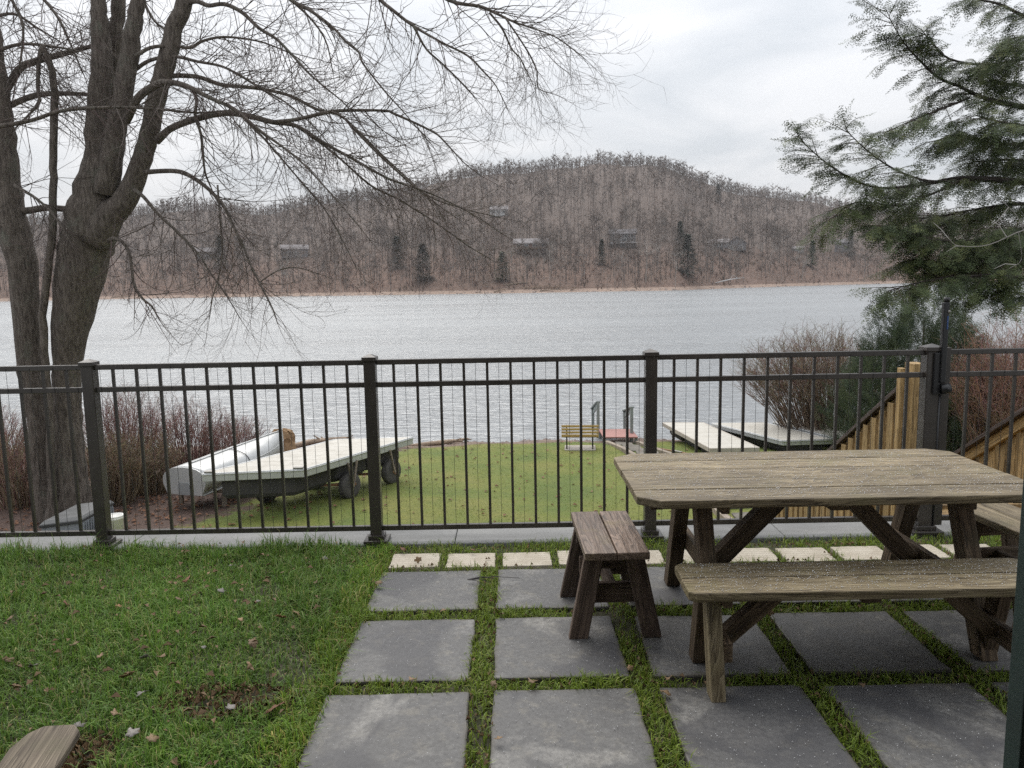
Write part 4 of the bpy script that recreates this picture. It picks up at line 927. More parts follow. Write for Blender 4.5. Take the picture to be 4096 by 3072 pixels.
# ------------------------------------------------------------------ the big bare maple
TY = 16.9; base = G(135, 1130, -3.5)
mp = thing('bare_maple', 'big many stemmed bare maple with drooping limbs behind the fence', 'tree', (base.x, base.y, -3.5))
LIMBS = []
def px_line(pts, Y0, Y1):
    n = len(pts); out = []
    for i, q in enumerate(pts):
        Y = Y0+(Y1-Y0)*i/(n-1); p = P(q[0], q[1], Y); out.append((p.x, p.y, p.z, q[2]*.5*KPX/FPX*Y*(1.02 if q[2] > 24 else .86)))
    return out
def limb(name, pts, Y0, Y1, n=8, wob=.08, material='maple_bark', sub=4, grow=True, parent=None, dens=1.0):
    a = smoothline(px_line(pts, Y0, Y1), sub)
    if n >= 10: a[:, :3] += RNG.normal(0, .012, (len(a), 3))
    MB().tube([tuple(q[:3]) for q in a], [max(.004, q[3]) for q in a], n, wob).build(name, material, parent or mp, True)
    if grow: LIMBS.append((a, dens))
    return a
limb('trunk', [(152, 1150, 105), (150, 1060, 82), (147, 960, 62), (145, 880, 56), (146, 786, 58), (158, 684, 78), (178, 567, 100), (192, 500, 104), (205, 440, 96), (216, 380, 78), (222, 330, 60)], TY, TY, 18, .10, grow=False)
limb('trunk', [(112, 1150, 70), (90, 1000, 46), (81, 918, 43), (72, 840, 44), (62, 786, 46), (58, 684, 52), (47, 567, 57), (34, 510, 60), (22, 444, 52), (12, 342, 46), (4, 250, 40), (-6, 160, 36), (-20, 60, 30), (-40, -60, 24)], TY+.15, TY+.2, 16, .10, grow=False)
limb('trunk', [(120, 1150, 30), (112, 1050, 22), (108, 918, 20), (98, 786, 19), (94, 684, 19), (106, 564, 19), (116, 427, 18), (115, 342, 18), (118, 239, 18), (115, 171, 16), (103, 120, 14), (90, 98, 11)], TY-.5, TY-.4, 10, .08, grow=False)
limb('stem', [(205, 430, 60), (211, 342, 50), (213, 240, 45), (219, 137, 41), (216, 60, 34), (213, 0, 28), (212, -90, 22), (205, -200, 14)], TY-.05, TY-.1, 14, .10, dens=.3)
limb('stem', [(228, 420, 50), (243, 320, 42), (258, 240, 38), (277, 137, 37), (288, 60, 31), (298, 0, 27), (310, -90, 22), (330, -200, 14)], TY-.3, TY-.4, 14, .10, dens=.3)
limb('stem', [(226, 300, 34), (240, 180, 28), (251, 80, 27), (256, 0, 27), (259, -100, 22)], TY+.3, TY+.4, 12, .1, dens=.2)
limb('stem', [(205, 520, 70), (235, 470, 58), (273, 427, 47), (308, 342, 39), (325, 273, 36), (345, 188, 37), (362, 120, 36), (379, 51, 33), (400, 0, 31), (420, -80, 22), (450, -200, 14)], TY-.2, TY-.6, 14, .10, dens=.25)
RT = TY-.5
limb('limb', [(338, 305, 20), (370, 277, 17), (420, 258, 16), (470, 246, 15), (505, 245, 14), (548, 253, 13), (590, 264, 12), (640, 272, 10), (700, 309, 8), (760, 342, 7), (840, 386, 6), (930, 418, 4), (1020, 462, 3), (1085, 505, 2)], RT, RT-1.6)
limb('limb', [(590, 264, 10), (640, 258, 9), (700, 244, 9), (736, 239, 8), (828, 239, 6), (852, 246, 6), (934, 284, 5), (962, 308, 4), (1003, 352, 3), (1040, 380, 2)], RT-1.0, RT-2.2)
limb('limb', [(272, 262, 22), (292, 222, 20), (308, 202, 19), (342, 181, 17), (366, 178, 15), (403, 186, 13), (455, 212, 10), (506, 236, 9), (560, 281, 7), (640, 340, 5), (700, 402, 4), (760, 470, 3), (800, 520, 2)], RT-.2, RT-2.8)
limb('limb', [(345, 172, 12), (372, 164, 12), (427, 166, 11), (478, 183, 10), (530, 188, 9), (581, 195, 8), (632, 209, 8), (684, 236, 7), (735, 250, 6), (775, 285, 6), (820, 330, 5), (880, 385, 4), (930, 430, 3), (985, 470, 2)], RT+.1, RT+1.6)
limb('limb', [(290, 152, 10), (325, 130, 9), (376, 122, 8), (427, 133, 7), (478, 143, 6), (520, 164, 6), (564, 191, 5), (615, 220, 4), (680, 275, 3), (740, 350, 2)], RT+.3, RT-1.2)
limb('limb', [(292, 122, 10), (325, 103, 9), (369, 99, 8), (410, 103, 8), (437, 89, 7), (478, 80, 6), (530, 84, 5), (581, 96, 4), (650, 130, 3), (700, 190, 2)], RT-.4, RT+1.2)
limb('limb', [(395, 10, 12), (424, 3, 11), (451, 12, 10), (485, 9, 10), (523, 27, 9), (560, 61, 8), (598, 85, 7), (632, 120, 6), (666, 157, 5), (701, 188, 4), (750, 230, 3), (800, 300, 2)], RT, RT-1.5)
limb('limb', [(560, -60, 12), (629, 0, 9), (666, 20, 8), (718, 58, 6), (746, 89, 6), (775, 113, 5), (784, 137, 5), (832, 198, 4), (870, 240, 3), (930, 310, 2)], RT-.6, RT-2)
limb('limb', [(740, -80, 11), (822, 0, 9), (846, 20, 8), (893, 56, 7), (955, 92, 5), (1010, 120, 5), (1044, 154, 4), (1071, 185, 3), (1095, 232, 2)], RT-1, RT-2.2)
limb('limb', [(893, 56, 6), (921, 106, 5), (955, 137, 4), (1003, 185, 4), (1030, 215, 2)], RT-1.6, RT-1.2)
limb('limb', [(880, -60, 12), (969, 0, 9), (1037, 14, 8), (1078, 32, 6), (1112, 48, 5), (1157, 63, 4), (1198, 79, 3), (1232, 102, 3), (1262, 126, 2)], RT-1.2, RT-2.6, dens=1.3)
limb('limb', [(1057, 27, 5), (1085, 62, 5), (1105, 105, 4), (1125, 128, 3), (1150, 180, 2)], RT-1.9, RT-1.5, dens=1.2)
limb('limb', [(1090, 36, 5), (1120, 80, 4), (1145, 120, 4), (1160, 154, 3), (1163, 190, 2.5), (1195, 203, 2)], RT-2, RT-2.6, dens=1.2)
limb('limb', [(312, 372, 12), (369, 369, 11), (403, 376, 11), (444, 403, 10), (472, 431, 9), (489, 455, 8), (506, 492, 7), (526, 533, 6), (540, 569, 5), (560, 610, 5), (588, 665, 4), (600, 700, 2)], RT-.2, RT-2.2)
limb('limb', [(290, 410, 11), (310, 425, 9), (342, 463, 8), (376, 494, 7), (410, 528, 6), (431, 552, 5), (455, 590, 4), (490, 640, 3), (520, 690, 2)], RT-.3, RT-1)
limb('limb', [(235, 520, 11), (247, 515, 10), (267, 525, 9), (280, 549, 8), (285, 583, 7), (290, 617, 7), (308, 645, 6), (328, 662, 5), (345, 692, 3)], RT-.4, RT-1.2)
limb('limb', [(470, 400, 5), (475, 470, 5), (480, 540, 4), (472, 600, 4), (460, 640, 3), (452, 690, 2)], RT-1, RT-1.6)
limb('limb', [(560, 610, 3), (600, 585, 3), (640, 578, 2.5), (690, 592, 2)], RT-1.5, RT-1.2, grow=True)
limb('limb', [(-30, 280, 11), (0, 273, 11), (68, 260, 10), (126, 241, 9), (188, 234, 8), (273, 232, 7), (342, 236, 6), (427, 243, 4), (490, 238, 2)], TY-1.3, TY-1.6)
limb('limb', [(-30, 260, 20), (10, 200, 19), (41, 150, 17), (75, 133, 16), (137, 116, 13), (201, 99, 9)], TY+.3, TY+.6)
limb('limb', [(-30, 255, 17), (0, 239, 16), (41, 219, 15), (82, 205, 14), (137, 202, 11), (219, 205, 7)], TY+.2, TY+.5)
limb('limb', [(30, 457, 18), (60, 455, 17), (100, 449, 16), (150, 452, 15)], TY+.2, TY+.1, grow=False)
limb('limb', [(-40, 130, 12), (0, 108, 10), (50, 95, 8), (110, 100, 6), (160, 108, 4)], TY, TY-.5)
limb('limb', [(30, 400, 9), (80, 430, 7), (120, 470, 5), (150, 520, 3)], TY-.3, TY-1)
limb('limb', [(407, 186, 8), (424, 212, 8), (422, 253, 7), (434, 290, 7), (439, 342, 6), (444, 376, 5), (455, 403, 4)], RT-.4, RT-.5, grow=True)
limb('limb', [(92, 100, 11), (84, 130, 10), (82, 190, 9), (84, 222, 7), (60, 250, 5), (10, 300, 3)], TY-.4, TY-.7, n=7)
limb('limb', [(640, 272, 6), (720, 330, 5), (800, 400, 5), (860, 430, 4), (940, 480, 4), (1010, 530, 3), (1060, 560, 2)], RT-.8, RT-.2)
limb('limb', [(520, 245, 6), (580, 310, 5), (640, 380, 4), (700, 450, 4), (740, 520, 3), (770, 580, 2)], RT-.6, RT-1.6)
limb('limb', [(756, 270, 6), (830, 345, 5), (920, 420, 4), (1000, 450, 3), (1080, 470, 2)], RT+.9, RT+.2)
limb('limb', [(-20, 40, 9), (30, 30, 7), (80, 60, 5), (130, 90, 3)], TY+1, TY+1.5); limb('limb', [(60, -40, 9), (120, 30, 7), (150, 90, 5), (180, 160, 3)], TY+1.4, TY+1); limb('limb', [(330, -120, 9), (300, -40, 8), (330, 40, 6), (380, 80, 4)], TY+1.2, TY+1)
limb('limb', [(30, -100, 10), (20, -20, 8), (50, 60, 6), (40, 160, 4)], TY-.8, TY-1.2); limb('limb', [(480, -110, 10), (560, -40, 8), (640, 10, 6), (700, 80, 4), (720, 160, 2)], RT+.8, RT+1.6)
tw = Twigs(); rr_ = random.Random(5)
TT = [(.105, .086, .075), (.088, .072, .064), (.13, .108, .095), (.105, .074, .068)]
def rv(s=1.0): return Vector((rr_.gauss(0, s), rr_.gauss(0, s), rr_.gauss(0, s)))
def grow(p, d, L, r, depth):
    step = max(.06, min(.15, L/6)); n = max(3, int(L/step)); pts = [p.copy()]; d = d.normalized(); kids = []
    droop = rr_.uniform(.0, .07); curl = rv(.06); curl.z += .03
    for i in range(n):
        t = i/n; d = (d + rv(.06) + curl*(.5+t) + Vector((0, 0, -droop if t < .55 else .16*(t-.3)))).normalized(); p = p + d*step; pts.append(p.copy())
        if depth > 0 and i >= 1 and rr_.random() < (.66 if depth > 1 else .5): kids.append((p.copy(), d.copy(), t))
    rads = [r*(1-.72*i/n) for i in range(n+1)]
    tw.add([tuple(q) for q in pts], rads, rr_.choice(TT))
    for (q, dd, t) in kids:
        s = dd.cross(rv()).normalized(); grow(q, dd*.75+s*rr_.uniform(.45, .95), L*rr_.uniform(.35, .75)*(1.1-.5*t), max(.0025, r*.52), depth-1)
for a, dens in LIMBS:
    p = a[:, :3]; seg = np.linalg.norm(np.diff(p, axis=0), axis=1); cum = np.concatenate([[0], np.cumsum(seg)]); tot = cum[-1]
    s = .18*tot if tot > 2.5 else .1
    while s < tot:
        i = min(len(p)-2, np.searchsorted(cum, s)-1); i = max(0, i); q = Vector(p[i].tolist()).lerp(Vector(p[i+1].tolist()), (s-cum[i])/max(1e-6, seg[i])); tg = Vector((p[i+1]-p[i]).tolist()).normalized()
        rr0 = a[i, 3]; sd2 = tg.cross(rv()).normalized(); t = s/tot
        L = rr_.uniform(.5, 2.1)*(1.0-.35*t)
        grow(q, tg*.7+sd2*rr_.uniform(.5, 1.0)+Vector((0, 0, -.12)), L, max(.005, min(.012, rr0*.45)), 2 if rr_.random() < .75 else 1)
        s += rr_.uniform(.055, .15)/dens
    grow(Vector(p[-1].tolist()), Vector((p[-1]-p[-2]).tolist()), .7, max(.005, a[-1, 3]*.8), 2)
print('maple segs', tw.segs)
tag(tw.build('twigs', 'twig', mp), kind='stuff')

# ------------------------------------------------------------------ hemlock by the stair
HY = 12.6; hp = P(2400, 900, HY); hb = Vector((hp.x, HY, gz_(hp.x, HY)))
hm = thing('hemlock_tree', 'dark green hemlock with long drooping boughs beyond the gate', 'tree', hb)
MB().tube([hb-Vector((0, 0, .3)), hb+Vector((0, .02, 3)), hb+Vector((.1, 0, 7)), hb+Vector((.05, 0, 12))], [.32, .26, .2, .1], 14, .08).build('trunk', 'hemlock_bark', hm, True)
BO = []
def bough(pts, Y0, Y1, dens=1.0, length=1.0):
    dens *= 1.7 if pts[1][1] > 425 else (1.35 if pts[-1][0] > 1990 else 1.12)
    a = smoothline(px_line(pts, Y0, Y1), 4)
    MB().tube([tuple(q[:3]) for q in a], [max(.005, q[3]) for q in a], 7, .1).build('bough', 'hemlock_bark', hm, True); BO.append((a, dens, length))
Yh = HY-.6
bough([(2330, 405, 22), (2212, 393, 17), (2135, 387, 15), (2071, 385, 12), (2008, 396, 9), (1945, 404, 7), (1902, 406, 6), (1860, 396, 5), (1830, 381, 4), (1796, 360, 4), (1763, 334, 3), (1733, 305, 2), (1720, 285, 1.5)], Yh, Yh-1.2, .8)
bough([(2008, 394, 6), (1945, 372, 5), (1902, 347, 4), (1864, 317, 3), (1826, 280, 2)], Yh-.6, Yh-1.4, .75)
bough([(2330, 250, 16), (2212, 231, 13), (2156, 220, 11), (2114, 207, 9), (2071, 186, 7), (2029, 169, 6), (1987, 131, 5), (1953, 93, 3), (1928, 51, 2), (1914, 20, 1.5)], Yh+.3, Yh-.4, .85)
bough([(2093, 212, 6), (2029, 237, 5), (1966, 262, 3), (1915, 285, 2)], Yh, Yh-.5, .7)
bough([(2300, 480, 12), (2177, 499, 9), (2093, 520, 7), (2008, 516, 5), (1945, 495, 3), (1902, 488, 2)], Yh-.6, Yh-1.4)
bough([(2300, 610, 12), (2212, 600, 9), (2135, 595, 7), (2050, 600, 5), (1987, 610, 4), (1918, 628, 2)], Yh-.8, Yh-1.6, .8)
bough([(2071, 392, 7), (2000, 425, 5), (1945, 444, 4), (1880, 438, 3), (1839, 440, 3), (1800, 470, 2)], Yh-.5, Yh-1.2, .8)
bough([(2300, 60, 10), (2212, 34, 8), (2156, 8, 6), (2093, -4, 3)], Yh+.6, Yh+.4, .7); bough([(2300, 120, 12), (2212, 127, 9), (2135, 140, 7), (2050, 127, 5), (2008, 85, 3), (1995, 70, 2)], Yh+.5, Yh-.2, .9)
bough([(2300, 320, 12), (2212, 313, 9), (2135, 309, 7), (2071, 292, 5), (2020, 305, 3)], Yh+.2, Yh-.6); bough([(2300, 560, 12), (2200, 552, 9), (2120, 560, 6), (2050, 570, 4), (1960, 560, 2)], Yh-.2, Yh-1)
bough([(2300, 445, 11), (2210, 440, 9), (2120, 450, 6), (2040, 465, 4), (1960, 475, 2)], Yh+.3, Yh-.2); bough([(2300, 180, 11), (2212, 185, 9), (2150, 175, 6), (2100, 150, 3)], Yh+.8, Yh+.5)
bough([(2320, 270, 11), (2240, 275, 9), (2170, 265, 6), (2110, 250, 3)], Yh-.9, Yh-1.3); bough([(2320, 360, 11), (2240, 350, 9), (2170, 345, 6), (2100, 350, 3)], Yh+.7, Yh+.2); bough([(2320, 520, 10), (2240, 520, 8), (2150, 530, 5), (2080, 545, 3)], Yh+.6, Yh+.5)
bough([(2320, 650, 9), (2250, 640, 7), (2170, 630, 4), (2110, 640, 2)], Yh-.6, Yh-1.2, .7); bough([(2320, 90, 9), (2260, 85, 7), (2200, 80, 4), (2160, 95, 2)], Yh-.4, Yh-.8)
def spray(seed):
    r = random.Random(seed); V = []; F = []; T = []
    def needles(p, d, L, n):
        for i in range(n):
            t = (i+.5)/n; o = p + d*(L*t); s = (d.cross(Vector((0, 0, 1)))).normalized()
            for sg in (-1, 1):
                q = (s*sg*r.uniform(.7, 1.1) + d*r.uniform(.35, .8) + Vector((0, 0, r.uniform(-.35, .25)))).normalized()*r.uniform(.022, .040); w = d*.0062
                k = len(V); V.extend([tuple(o-w), tuple(o+w), tuple(o+q)]); F.append((k, k+1, k+2)); g = r.uniform(.7, 1.3); T.extend([(g, g, g)]*3)
    main = Vector((1, 0, 0)); needles(Vector(), main, .26, 7)
    for i in range(5):
        x = .02+.046*i
        for sg in (-1, 1):
            if r.random() < .12: continue
            L = (.15-.02*i)*r.uniform(.7, 1.15); d = Vector((.72, sg*.7, r.uniform(-.25, .05))).normalized(); needles(Vector((x, 0, -.0)), d, L, max(2, int(L/.034)))
    return np.array(V), np.array(F), np.array(T)
SPR = [spray(k) for k in range(6)]
locs = []; yaw = []; pit = []; rol = []; sca = []; tin = []; rh = random.Random(9); fine = Twigs()
HC = [(.072, .098, .040), (.055, .076, .036), (.09, .112, .044), (.064, .084, .040), (.115, .13, .046)]
def put(q, d, s):
    locs.append(tuple(q)); yaw.append(math.atan2(d.y, d.x)); pit.append(-math.asin(max(-1, min(1, d.z))) + rh.uniform(.0, .35)); rol.append(rh.gauss(0, .28)); sca.append(s); c = rh.choice(HC); g = rh.uniform(.75, 1.2); tin.append(tuple(x*g for x in c))
for a, dens, lg in BO:
    p = a[:, :3]; seg = np.linalg.norm(np.diff(p, axis=0), axis=1); cum = np.concatenate([[0], np.cumsum(seg)]); tot = cum[-1]; s = .12*tot
    while s < tot:
        i = max(0, min(len(p)-2, np.searchsorted(cum, s)-1)); q = Vector(p[i].tolist()).lerp(Vector(p[i+1].tolist()), (s-cum[i])/max(1e-6, seg[i])); tg = Vector((p[i+1]-p[i]).tolist()).normalized(); t = s/tot
        side = tg.cross(Vector((0, 0, 1))).normalized()*rh.choice((-1, 1)); d = (tg*.8+side*rh.uniform(.25, 1.0)+Vector((0, 0, rh.uniform(-.42, .42)))).normalized(); L = rh.uniform(.25, .95)*(1.1-.6*t)*lg
        pts = [q]; 
        for k in range(6):
            d = (d + Vector((rh.gauss(0, .1), rh.gauss(0, .1), rh.gauss(-.06, .08)))).normalized(); pts.append(pts[-1]+d*(L/6))
            sp_ = (d + Vector((rh.gauss(0, .45), rh.gauss(0, .45), rh.gauss(-.18, .18)))).normalized(); put(pts[-1], sp_, rh.uniform(.6, 1.2)); 
            if rh.random() < .6: put(pts[-1], (d+Vector((rh.gauss(0, .65), rh.gauss(0, .65), rh.gauss(-.2, .22)))).normalized(), rh.uniform(.55, 1.05))
        fine.add([tuple(x) for x in pts], [.008*(1-.12*k) for k in range(7)], (.06, .045, .038)); s += rh.uniform(.033, .078)/dens
    put(Vector(p[-1].tolist()), Vector((p[-1]-p[-2]).tolist()).normalized(), 1.1)
n = len(locs); A = rots(n, np.array(yaw), np.array(pit), np.array(rol), np.array(sca), np.array(locs)); V, F, T = merge(SPR, A, RNG.integers(0, 6, n), np.array(tin))
print('hemlock sprays', n, len(F)); tag(addobj('foliage', npmesh('foliage', V, F, 'needle', T), None, hm), kind='stuff'); tag(fine.build('fine_branches', 'twig', hm), kind='stuff')
# dead grey boughs in front of the hemlock
dd_ = Twigs()
def dead(pts, Y0, Y1):
    a = smoothline(px_line(pts, Y0, Y1), 4); dd_.add(a[:, :3], np.maximum(a[:, 3]*.55, .004), (.26, .24, .225))
    for k in range(6, len(a), 5):
        q = a[k, :3]; e = q+np.array([rh.uniform(-.35, .1), rh.uniform(-.2, .2), rh.uniform(-.3, .3)]); dd_.add([q, (q+e)/2+np.array([0, 0, rh.uniform(-.04, .08)]), e], [.008, .006, .003], (.32, .30, .28))
dead([(2260, 500, 7), (2212, 497, 6), (2135, 529, 4), (2071, 531, 3), (2048, 515, 2)], Yh-1.6, Yh-2); dead([(2212, 500, 4), (2195, 465, 3), (2160, 430, 2)], Yh-1.6, Yh-1.7); dead([(2200, 500, 4), (2206, 560, 3), (2180, 580, 2)], Yh-1.6, Yh-1.7)
tag(dd_.build('dead_branches', 'twig', hm), kind='stuff')

# ------------------------------------------------------------------ shrubs
def shrub(name, lab, base, h, w, d, cols, n, r0=.014, seed=1, lean=0, kids=4, grp=None, split=.45, up=.8, sub=2):
    r = random.Random(seed); t = thing(name, lab, 'shrub', base, grp); tw = Twigs()
    for k in range(n):
        a = r.uniform(0, 6.28); q = math.sqrt(r.random()); o = Vector(base)+Vector((math.cos(a)*q*w*.22, math.sin(a)*q*d*.22, -.05))
        tip = Vector(base)+Vector((math.cos(a)*q*w*.5+lean, math.sin(a)*q*d*.5, h*(1-.35*q*q)*r.uniform(.7, 1.05)))
        m1 = o.lerp(tip, .35)+Vector((r.gauss(0, .07), r.gauss(0, .07), h*.07)); m2 = o.lerp(tip, .7)+Vector((r.gauss(0, .09), r.gauss(0, .09), h*.06)); pts = smoothline([tuple(o), tuple(m1), tuple(m2), tuple(tip)], 3); c = r.choice(cols); g = r.uniform(.75, 1.25)
        tw.add(pts, np.linspace(r0, r0*.25, len(pts)), tuple(x*g for x in c))
        for j in range(kids):
            i = r.randint(int(len(pts)*split), len(pts)-1); b = Vector(pts[i]); L = r.uniform(.12, .34)*h*.55; dv = (Vector(pts[min(i+1, len(pts)-1)])-Vector(pts[i-1])).normalized()+Vector((r.gauss(0, .6), r.gauss(0, .6), r.uniform(-.1, up))); dv.normalize()
            e = b+dv*L; mid = b.lerp(e, .5)+Vector((r.gauss(0, .03), r.gauss(0, .03), .02)); c2 = r.choice(cols); tw.add([b, mid, e], [r0*.42, r0*.32, r0*.18], tuple(x*r.uniform(.8, 1.3) for x in c2))
            for _ in range(sub):
                f = mid.lerp(e, r.random()); tw.add([f, f+Vector((r.gauss(0, .6), r.gauss(0, .6), r.uniform(0, 1))).normalized()*L*.5], [r0*.25, r0*.12], tuple(x*r.uniform(.85, 1.35) for x in c2))
    tag(tw.build('stems', 'twig', t), kind='stuff'); return t
RED = [(.25, .135, .12), (.21, .12, .105), (.28, .17, .15), (.21, .15, .115)]; OLV = [(.24, .19, .12), (.20, .155, .10), (.27, .215, .14), (.18, .13, .095)]; BRN2 = [(.205, .152, .11), (.175, .13, .096), (.24, .185, .138), (.21, .15, .118)]
def at(px, Y, dz=0): p = P(px, 900, Y); return (p.x, Y, gz_(p.x, Y)+dz)
shrub('red_twig_shrub', 'red twigged bare shrub between the maple trunk and the boat', at(260, 20.5), 2.7, 3.0, 2.0, RED, 250, .011, 1)
shrub('red_twig_shrub', 'red twigged bare shrub behind the upturned boat', at(405, 22.0), 2.2, 3.4, 2.0, RED, 260, .011, 2)
shrub('red_twig_shrub', 'low red twigged bare shrub beside the boat bow', at(505, 23.6), 1.5, 2.2, 1.6, RED, 200, .010, 3)
shrub('olive_shrub', 'olive brown bare shrub behind the storage box', at(225, 18.6), 1.75, 2.4, 1.4, OLV, 240, .011, 4)
shrub('olive_shrub', 'olive stemmed bare shrub beside the boat stern', at(310, 19.6), 1.6, 2.0, 1.4, OLV, 200, .011, 5)
shrub('red_brown_shrub', 'dense red brown bare shrub at the foot of the maple by the fence corner', at(30, 18.3), 1.9, 3.4, 1.8, RED+OLV, 320, .012, 6)
shrub('red_brown_shrub', 'low red brown bare shrub on the bank behind the maple', at(-40, 22.5), 2.2, 4.0, 2, RED, 220, .012, 7)
shrub('burning_bush', 'big rounded brown bare bush behind the dock sections', at(1785, 26.0), 3.7, 5.6, 3.4, BRN2, 560, .015, 8, -.35, 7, None, .4, .6, 2)
shrub('burning_bush', 'tall red brown bare bush behind the gate', at(2190, 19.0), 4.0, 3.2, 2.6, [(.25, .145, .11), (.205, .125, .098), (.27, .17, .13)], 400, .013, 9, 0, 7, None, .4, .6, 2)
shrub('burning_bush', 'dark stemmed bare bush growing between juniper and gate', at(2040, 22.0), 3.0, 2.4, 2.0, BRN2, 200, .020, 10, 0, 5)
def juniper(lab, px, Y, h, w, seed, n):
    r = random.Random(seed); b = at(px, Y); t = thing('juniper_bush', lab, 'shrub', b)
    loc = []; yw = []; pt = []; rl = []; sc_ = []; tn = []
    for k in range(n):
        a = r.uniform(0, 6.28); q = r.random()**.45; zz_ = r.uniform(.05, 1.0); prof = (1-.62*max(0, zz_-.45)/.55)*(.75+.25*min(1, zz_/.3)); rad_ = w*.5*q*prof
        plume = .18*math.sin(a*5+seed)*math.sin(zz_*9)
        loc.append((b[0]+math.cos(a)*rad_*(1+plume), b[1]+math.sin(a)*rad_*(1+plume), b[2]+zz_*h*(1-.22*q*q*zz_)*(1+plume*.5))); yw.append(a+r.gauss(0, .5)); pt.append(-rad(r.uniform(35, 85))); rl.append(r.uniform(0, 6.28)); sc_.append(r.uniform(.9, 1.7)); c = r.choice([(.065, .09, .055), (.052, .074, .048), (.085, .108, .062), (.095, .115, .062)]); g = r.uniform(.7, 1.2); tn.append(tuple(x*g for x in c))
    V, F, T = merge(SPR, rots(n, np.array(yw), np.array(pt), np.array(rl), np.array(sc_), np.array(loc)), RNG.integers(0, 6, n), np.array(tn)); tag(addobj('foliage', npmesh('foliage', V, F, 'needle', T), None, t), kind='stuff')
    MB().tube([(b[0], b[1], b[2]-.1), (b[0]+.05, b[1], b[2]+h*.5), (b[0], b[1], b[2]+h*.85)], [.09, .06, .02], 8, .1).build('stem', 'hemlock_bark', t, True)
juniper('dark green juniper bush with upright plumes behind the tall timber post', 1985, 21.5, 4.9, 4.6, 1, 3000)
juniper('dark juniper bush with loose plumes partly behind the gate latch', 2060, 22.3, 4.1, 2.8, 3, 1200)
juniper('lower dark juniper bush leaning out beside the brown bush', 1905, 22.6, 3.6, 3.4, 2, 1200)

# ------------------------------------------------------------------ grass, leaves, grains
def blade(seed):
    r = random.Random(seed); b = r.uniform(.3, 1.15); w = .0026
    V = [(-w, 0, 0), (w, 0, 0), (-w*.8, b*.22, .55), (w*.8, b*.22, .55), (0, b*.8, .95-.35*b)]
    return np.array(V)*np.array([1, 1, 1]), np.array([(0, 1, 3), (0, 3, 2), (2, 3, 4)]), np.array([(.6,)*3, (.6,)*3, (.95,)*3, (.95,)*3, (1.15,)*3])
BL = [blade(k) for k in range(8)]
GT = np.array([(.128, .24, .038), (.152, .27, .045), (.205, .30, .06), (.10, .19, .036), (.34, .32, .13)]); JT = np.array([(.205, .29, .036), (.24, .32, .047), (.168, .245, .036), (.30, .295, .085)])
def blades(name, XY, hs, tint, lab, ws=None, zf=None, parent=None):
    n = len(XY); L = np.zeros((n, 3)); L[:, :2] = XY; L[:, 2] = -.03 if zf is None else zf(XY[:, 0], XY[:, 1])-.01
    sc = np.stack([np.ones(n)*(1 if ws is None else ws), hs, hs], -1)
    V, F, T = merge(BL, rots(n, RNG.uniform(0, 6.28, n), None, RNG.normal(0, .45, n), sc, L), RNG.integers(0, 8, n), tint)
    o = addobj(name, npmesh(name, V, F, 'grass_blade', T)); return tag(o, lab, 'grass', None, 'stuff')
def vnoise(x, y, s, seed=0):
    return (np.sin(x*s*1.7+y*s*.9+seed)+np.sin(x*s*.6-y*s*2.1+seed*2.3)+np.sin(x*s*2.9+y*s*1.3+seed*.7))/3
def onslab(x, y, m=0.0):
    k = np.zeros(len(x), bool)
    for (cx, cy, w, d) in SLABS: k |= (np.abs(x-cx) < w/2+m) & (np.abs(y-cy) < d/2+m)
    return k
n = 125000; x = RNG.uniform(-4.6, -.70, n); y = RNG.uniform(1.9, 4.93, n)
bare = (((x+1.22+.25*(y-3.02))/.27)**2+((y-3.02-.3*(x+1.22))/.10)**2 < 1+.5*vnoise(x, y, 14, 2)) | (((x+1.62)/.12)**2+((y-2.62)/.18)**2 < 1)
edge = -.80 + .02*np.sin(y*9)
keep = (x > -.70*y-.7) & (~onslab(x, y, -.02)) & (~bare | (RNG.random(n) < .12)) & (x < edge+.02) & (vnoise(x, y, 3, 1) > -.75+RNG.uniform(-.5, .35, n))
x, y = x[keep], y[keep]; n = len(x); hs = RNG.uniform(.03, .088, n)*(1+.4*vnoise(x, y, 2.2, 4))*(1+.35*vnoise(x, y, 9, 6))*np.where(RNG.random(n) < .06, 1.6, 1.0); hs *= np.where(y > 4.7, 1.35, 1.0)
tt = GT[RNG.choice(5, n, p=[.28, .27, .2, .15, .10])]*(1+.22*vnoise(x, y, 1.6, 2))[:, None]*RNG.uniform(.75, 1.25, (n, 1)); tt[x > -.98] = (tt*np.array([1.3, 1.2, 1.0]))[x > -.98]
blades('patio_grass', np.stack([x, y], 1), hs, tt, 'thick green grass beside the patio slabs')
n = 150000; x = RNG.uniform(-.86, 4.2, n); y = RNG.uniform(1.7, 4.94, n)
keep = (x < .70*y+.7) & (~onslab(x, y, -.004)) & (vnoise(x, y, 4, 7) > -.45+RNG.uniform(-.6, .5, n)) & ((y < 4.46) | (RNG.random(n) < .55)); x, y = x[keep], y[keep]; n = len(x); hs = RNG.uniform(.034, .078, n)*(1+.35*vnoise(x, y, 5, 3))
blades('joint_grass', np.stack([x, y], 1), hs, JT[RNG.choice(4, n, p=[.35, .3, .25, .1])]*RNG.uniform(.75, 1.2, (n, 1)), 'bright green grass growing in the joints between slabs')
n = 62000; x = RNG.uniform(-13, 11, n); y = 14.5+RNG.random(n)*13.3; e = 5*(.5+.25*vnoise(x, y, .8, 2))
keep = (np.abs(x) < .70*y) & (x-.35*(y-17) > -7.2+1.2*vnoise(x, y, 1.3, 5)) & (y < 27.3+.4*vnoise(x, y, 1, 1)); x, y = x[keep], y[keep]; n = len(x)
LT = np.array([(.168, .225, .03), (.215, .25, .042), (.13, .19, .028), (.27, .248, .068)])
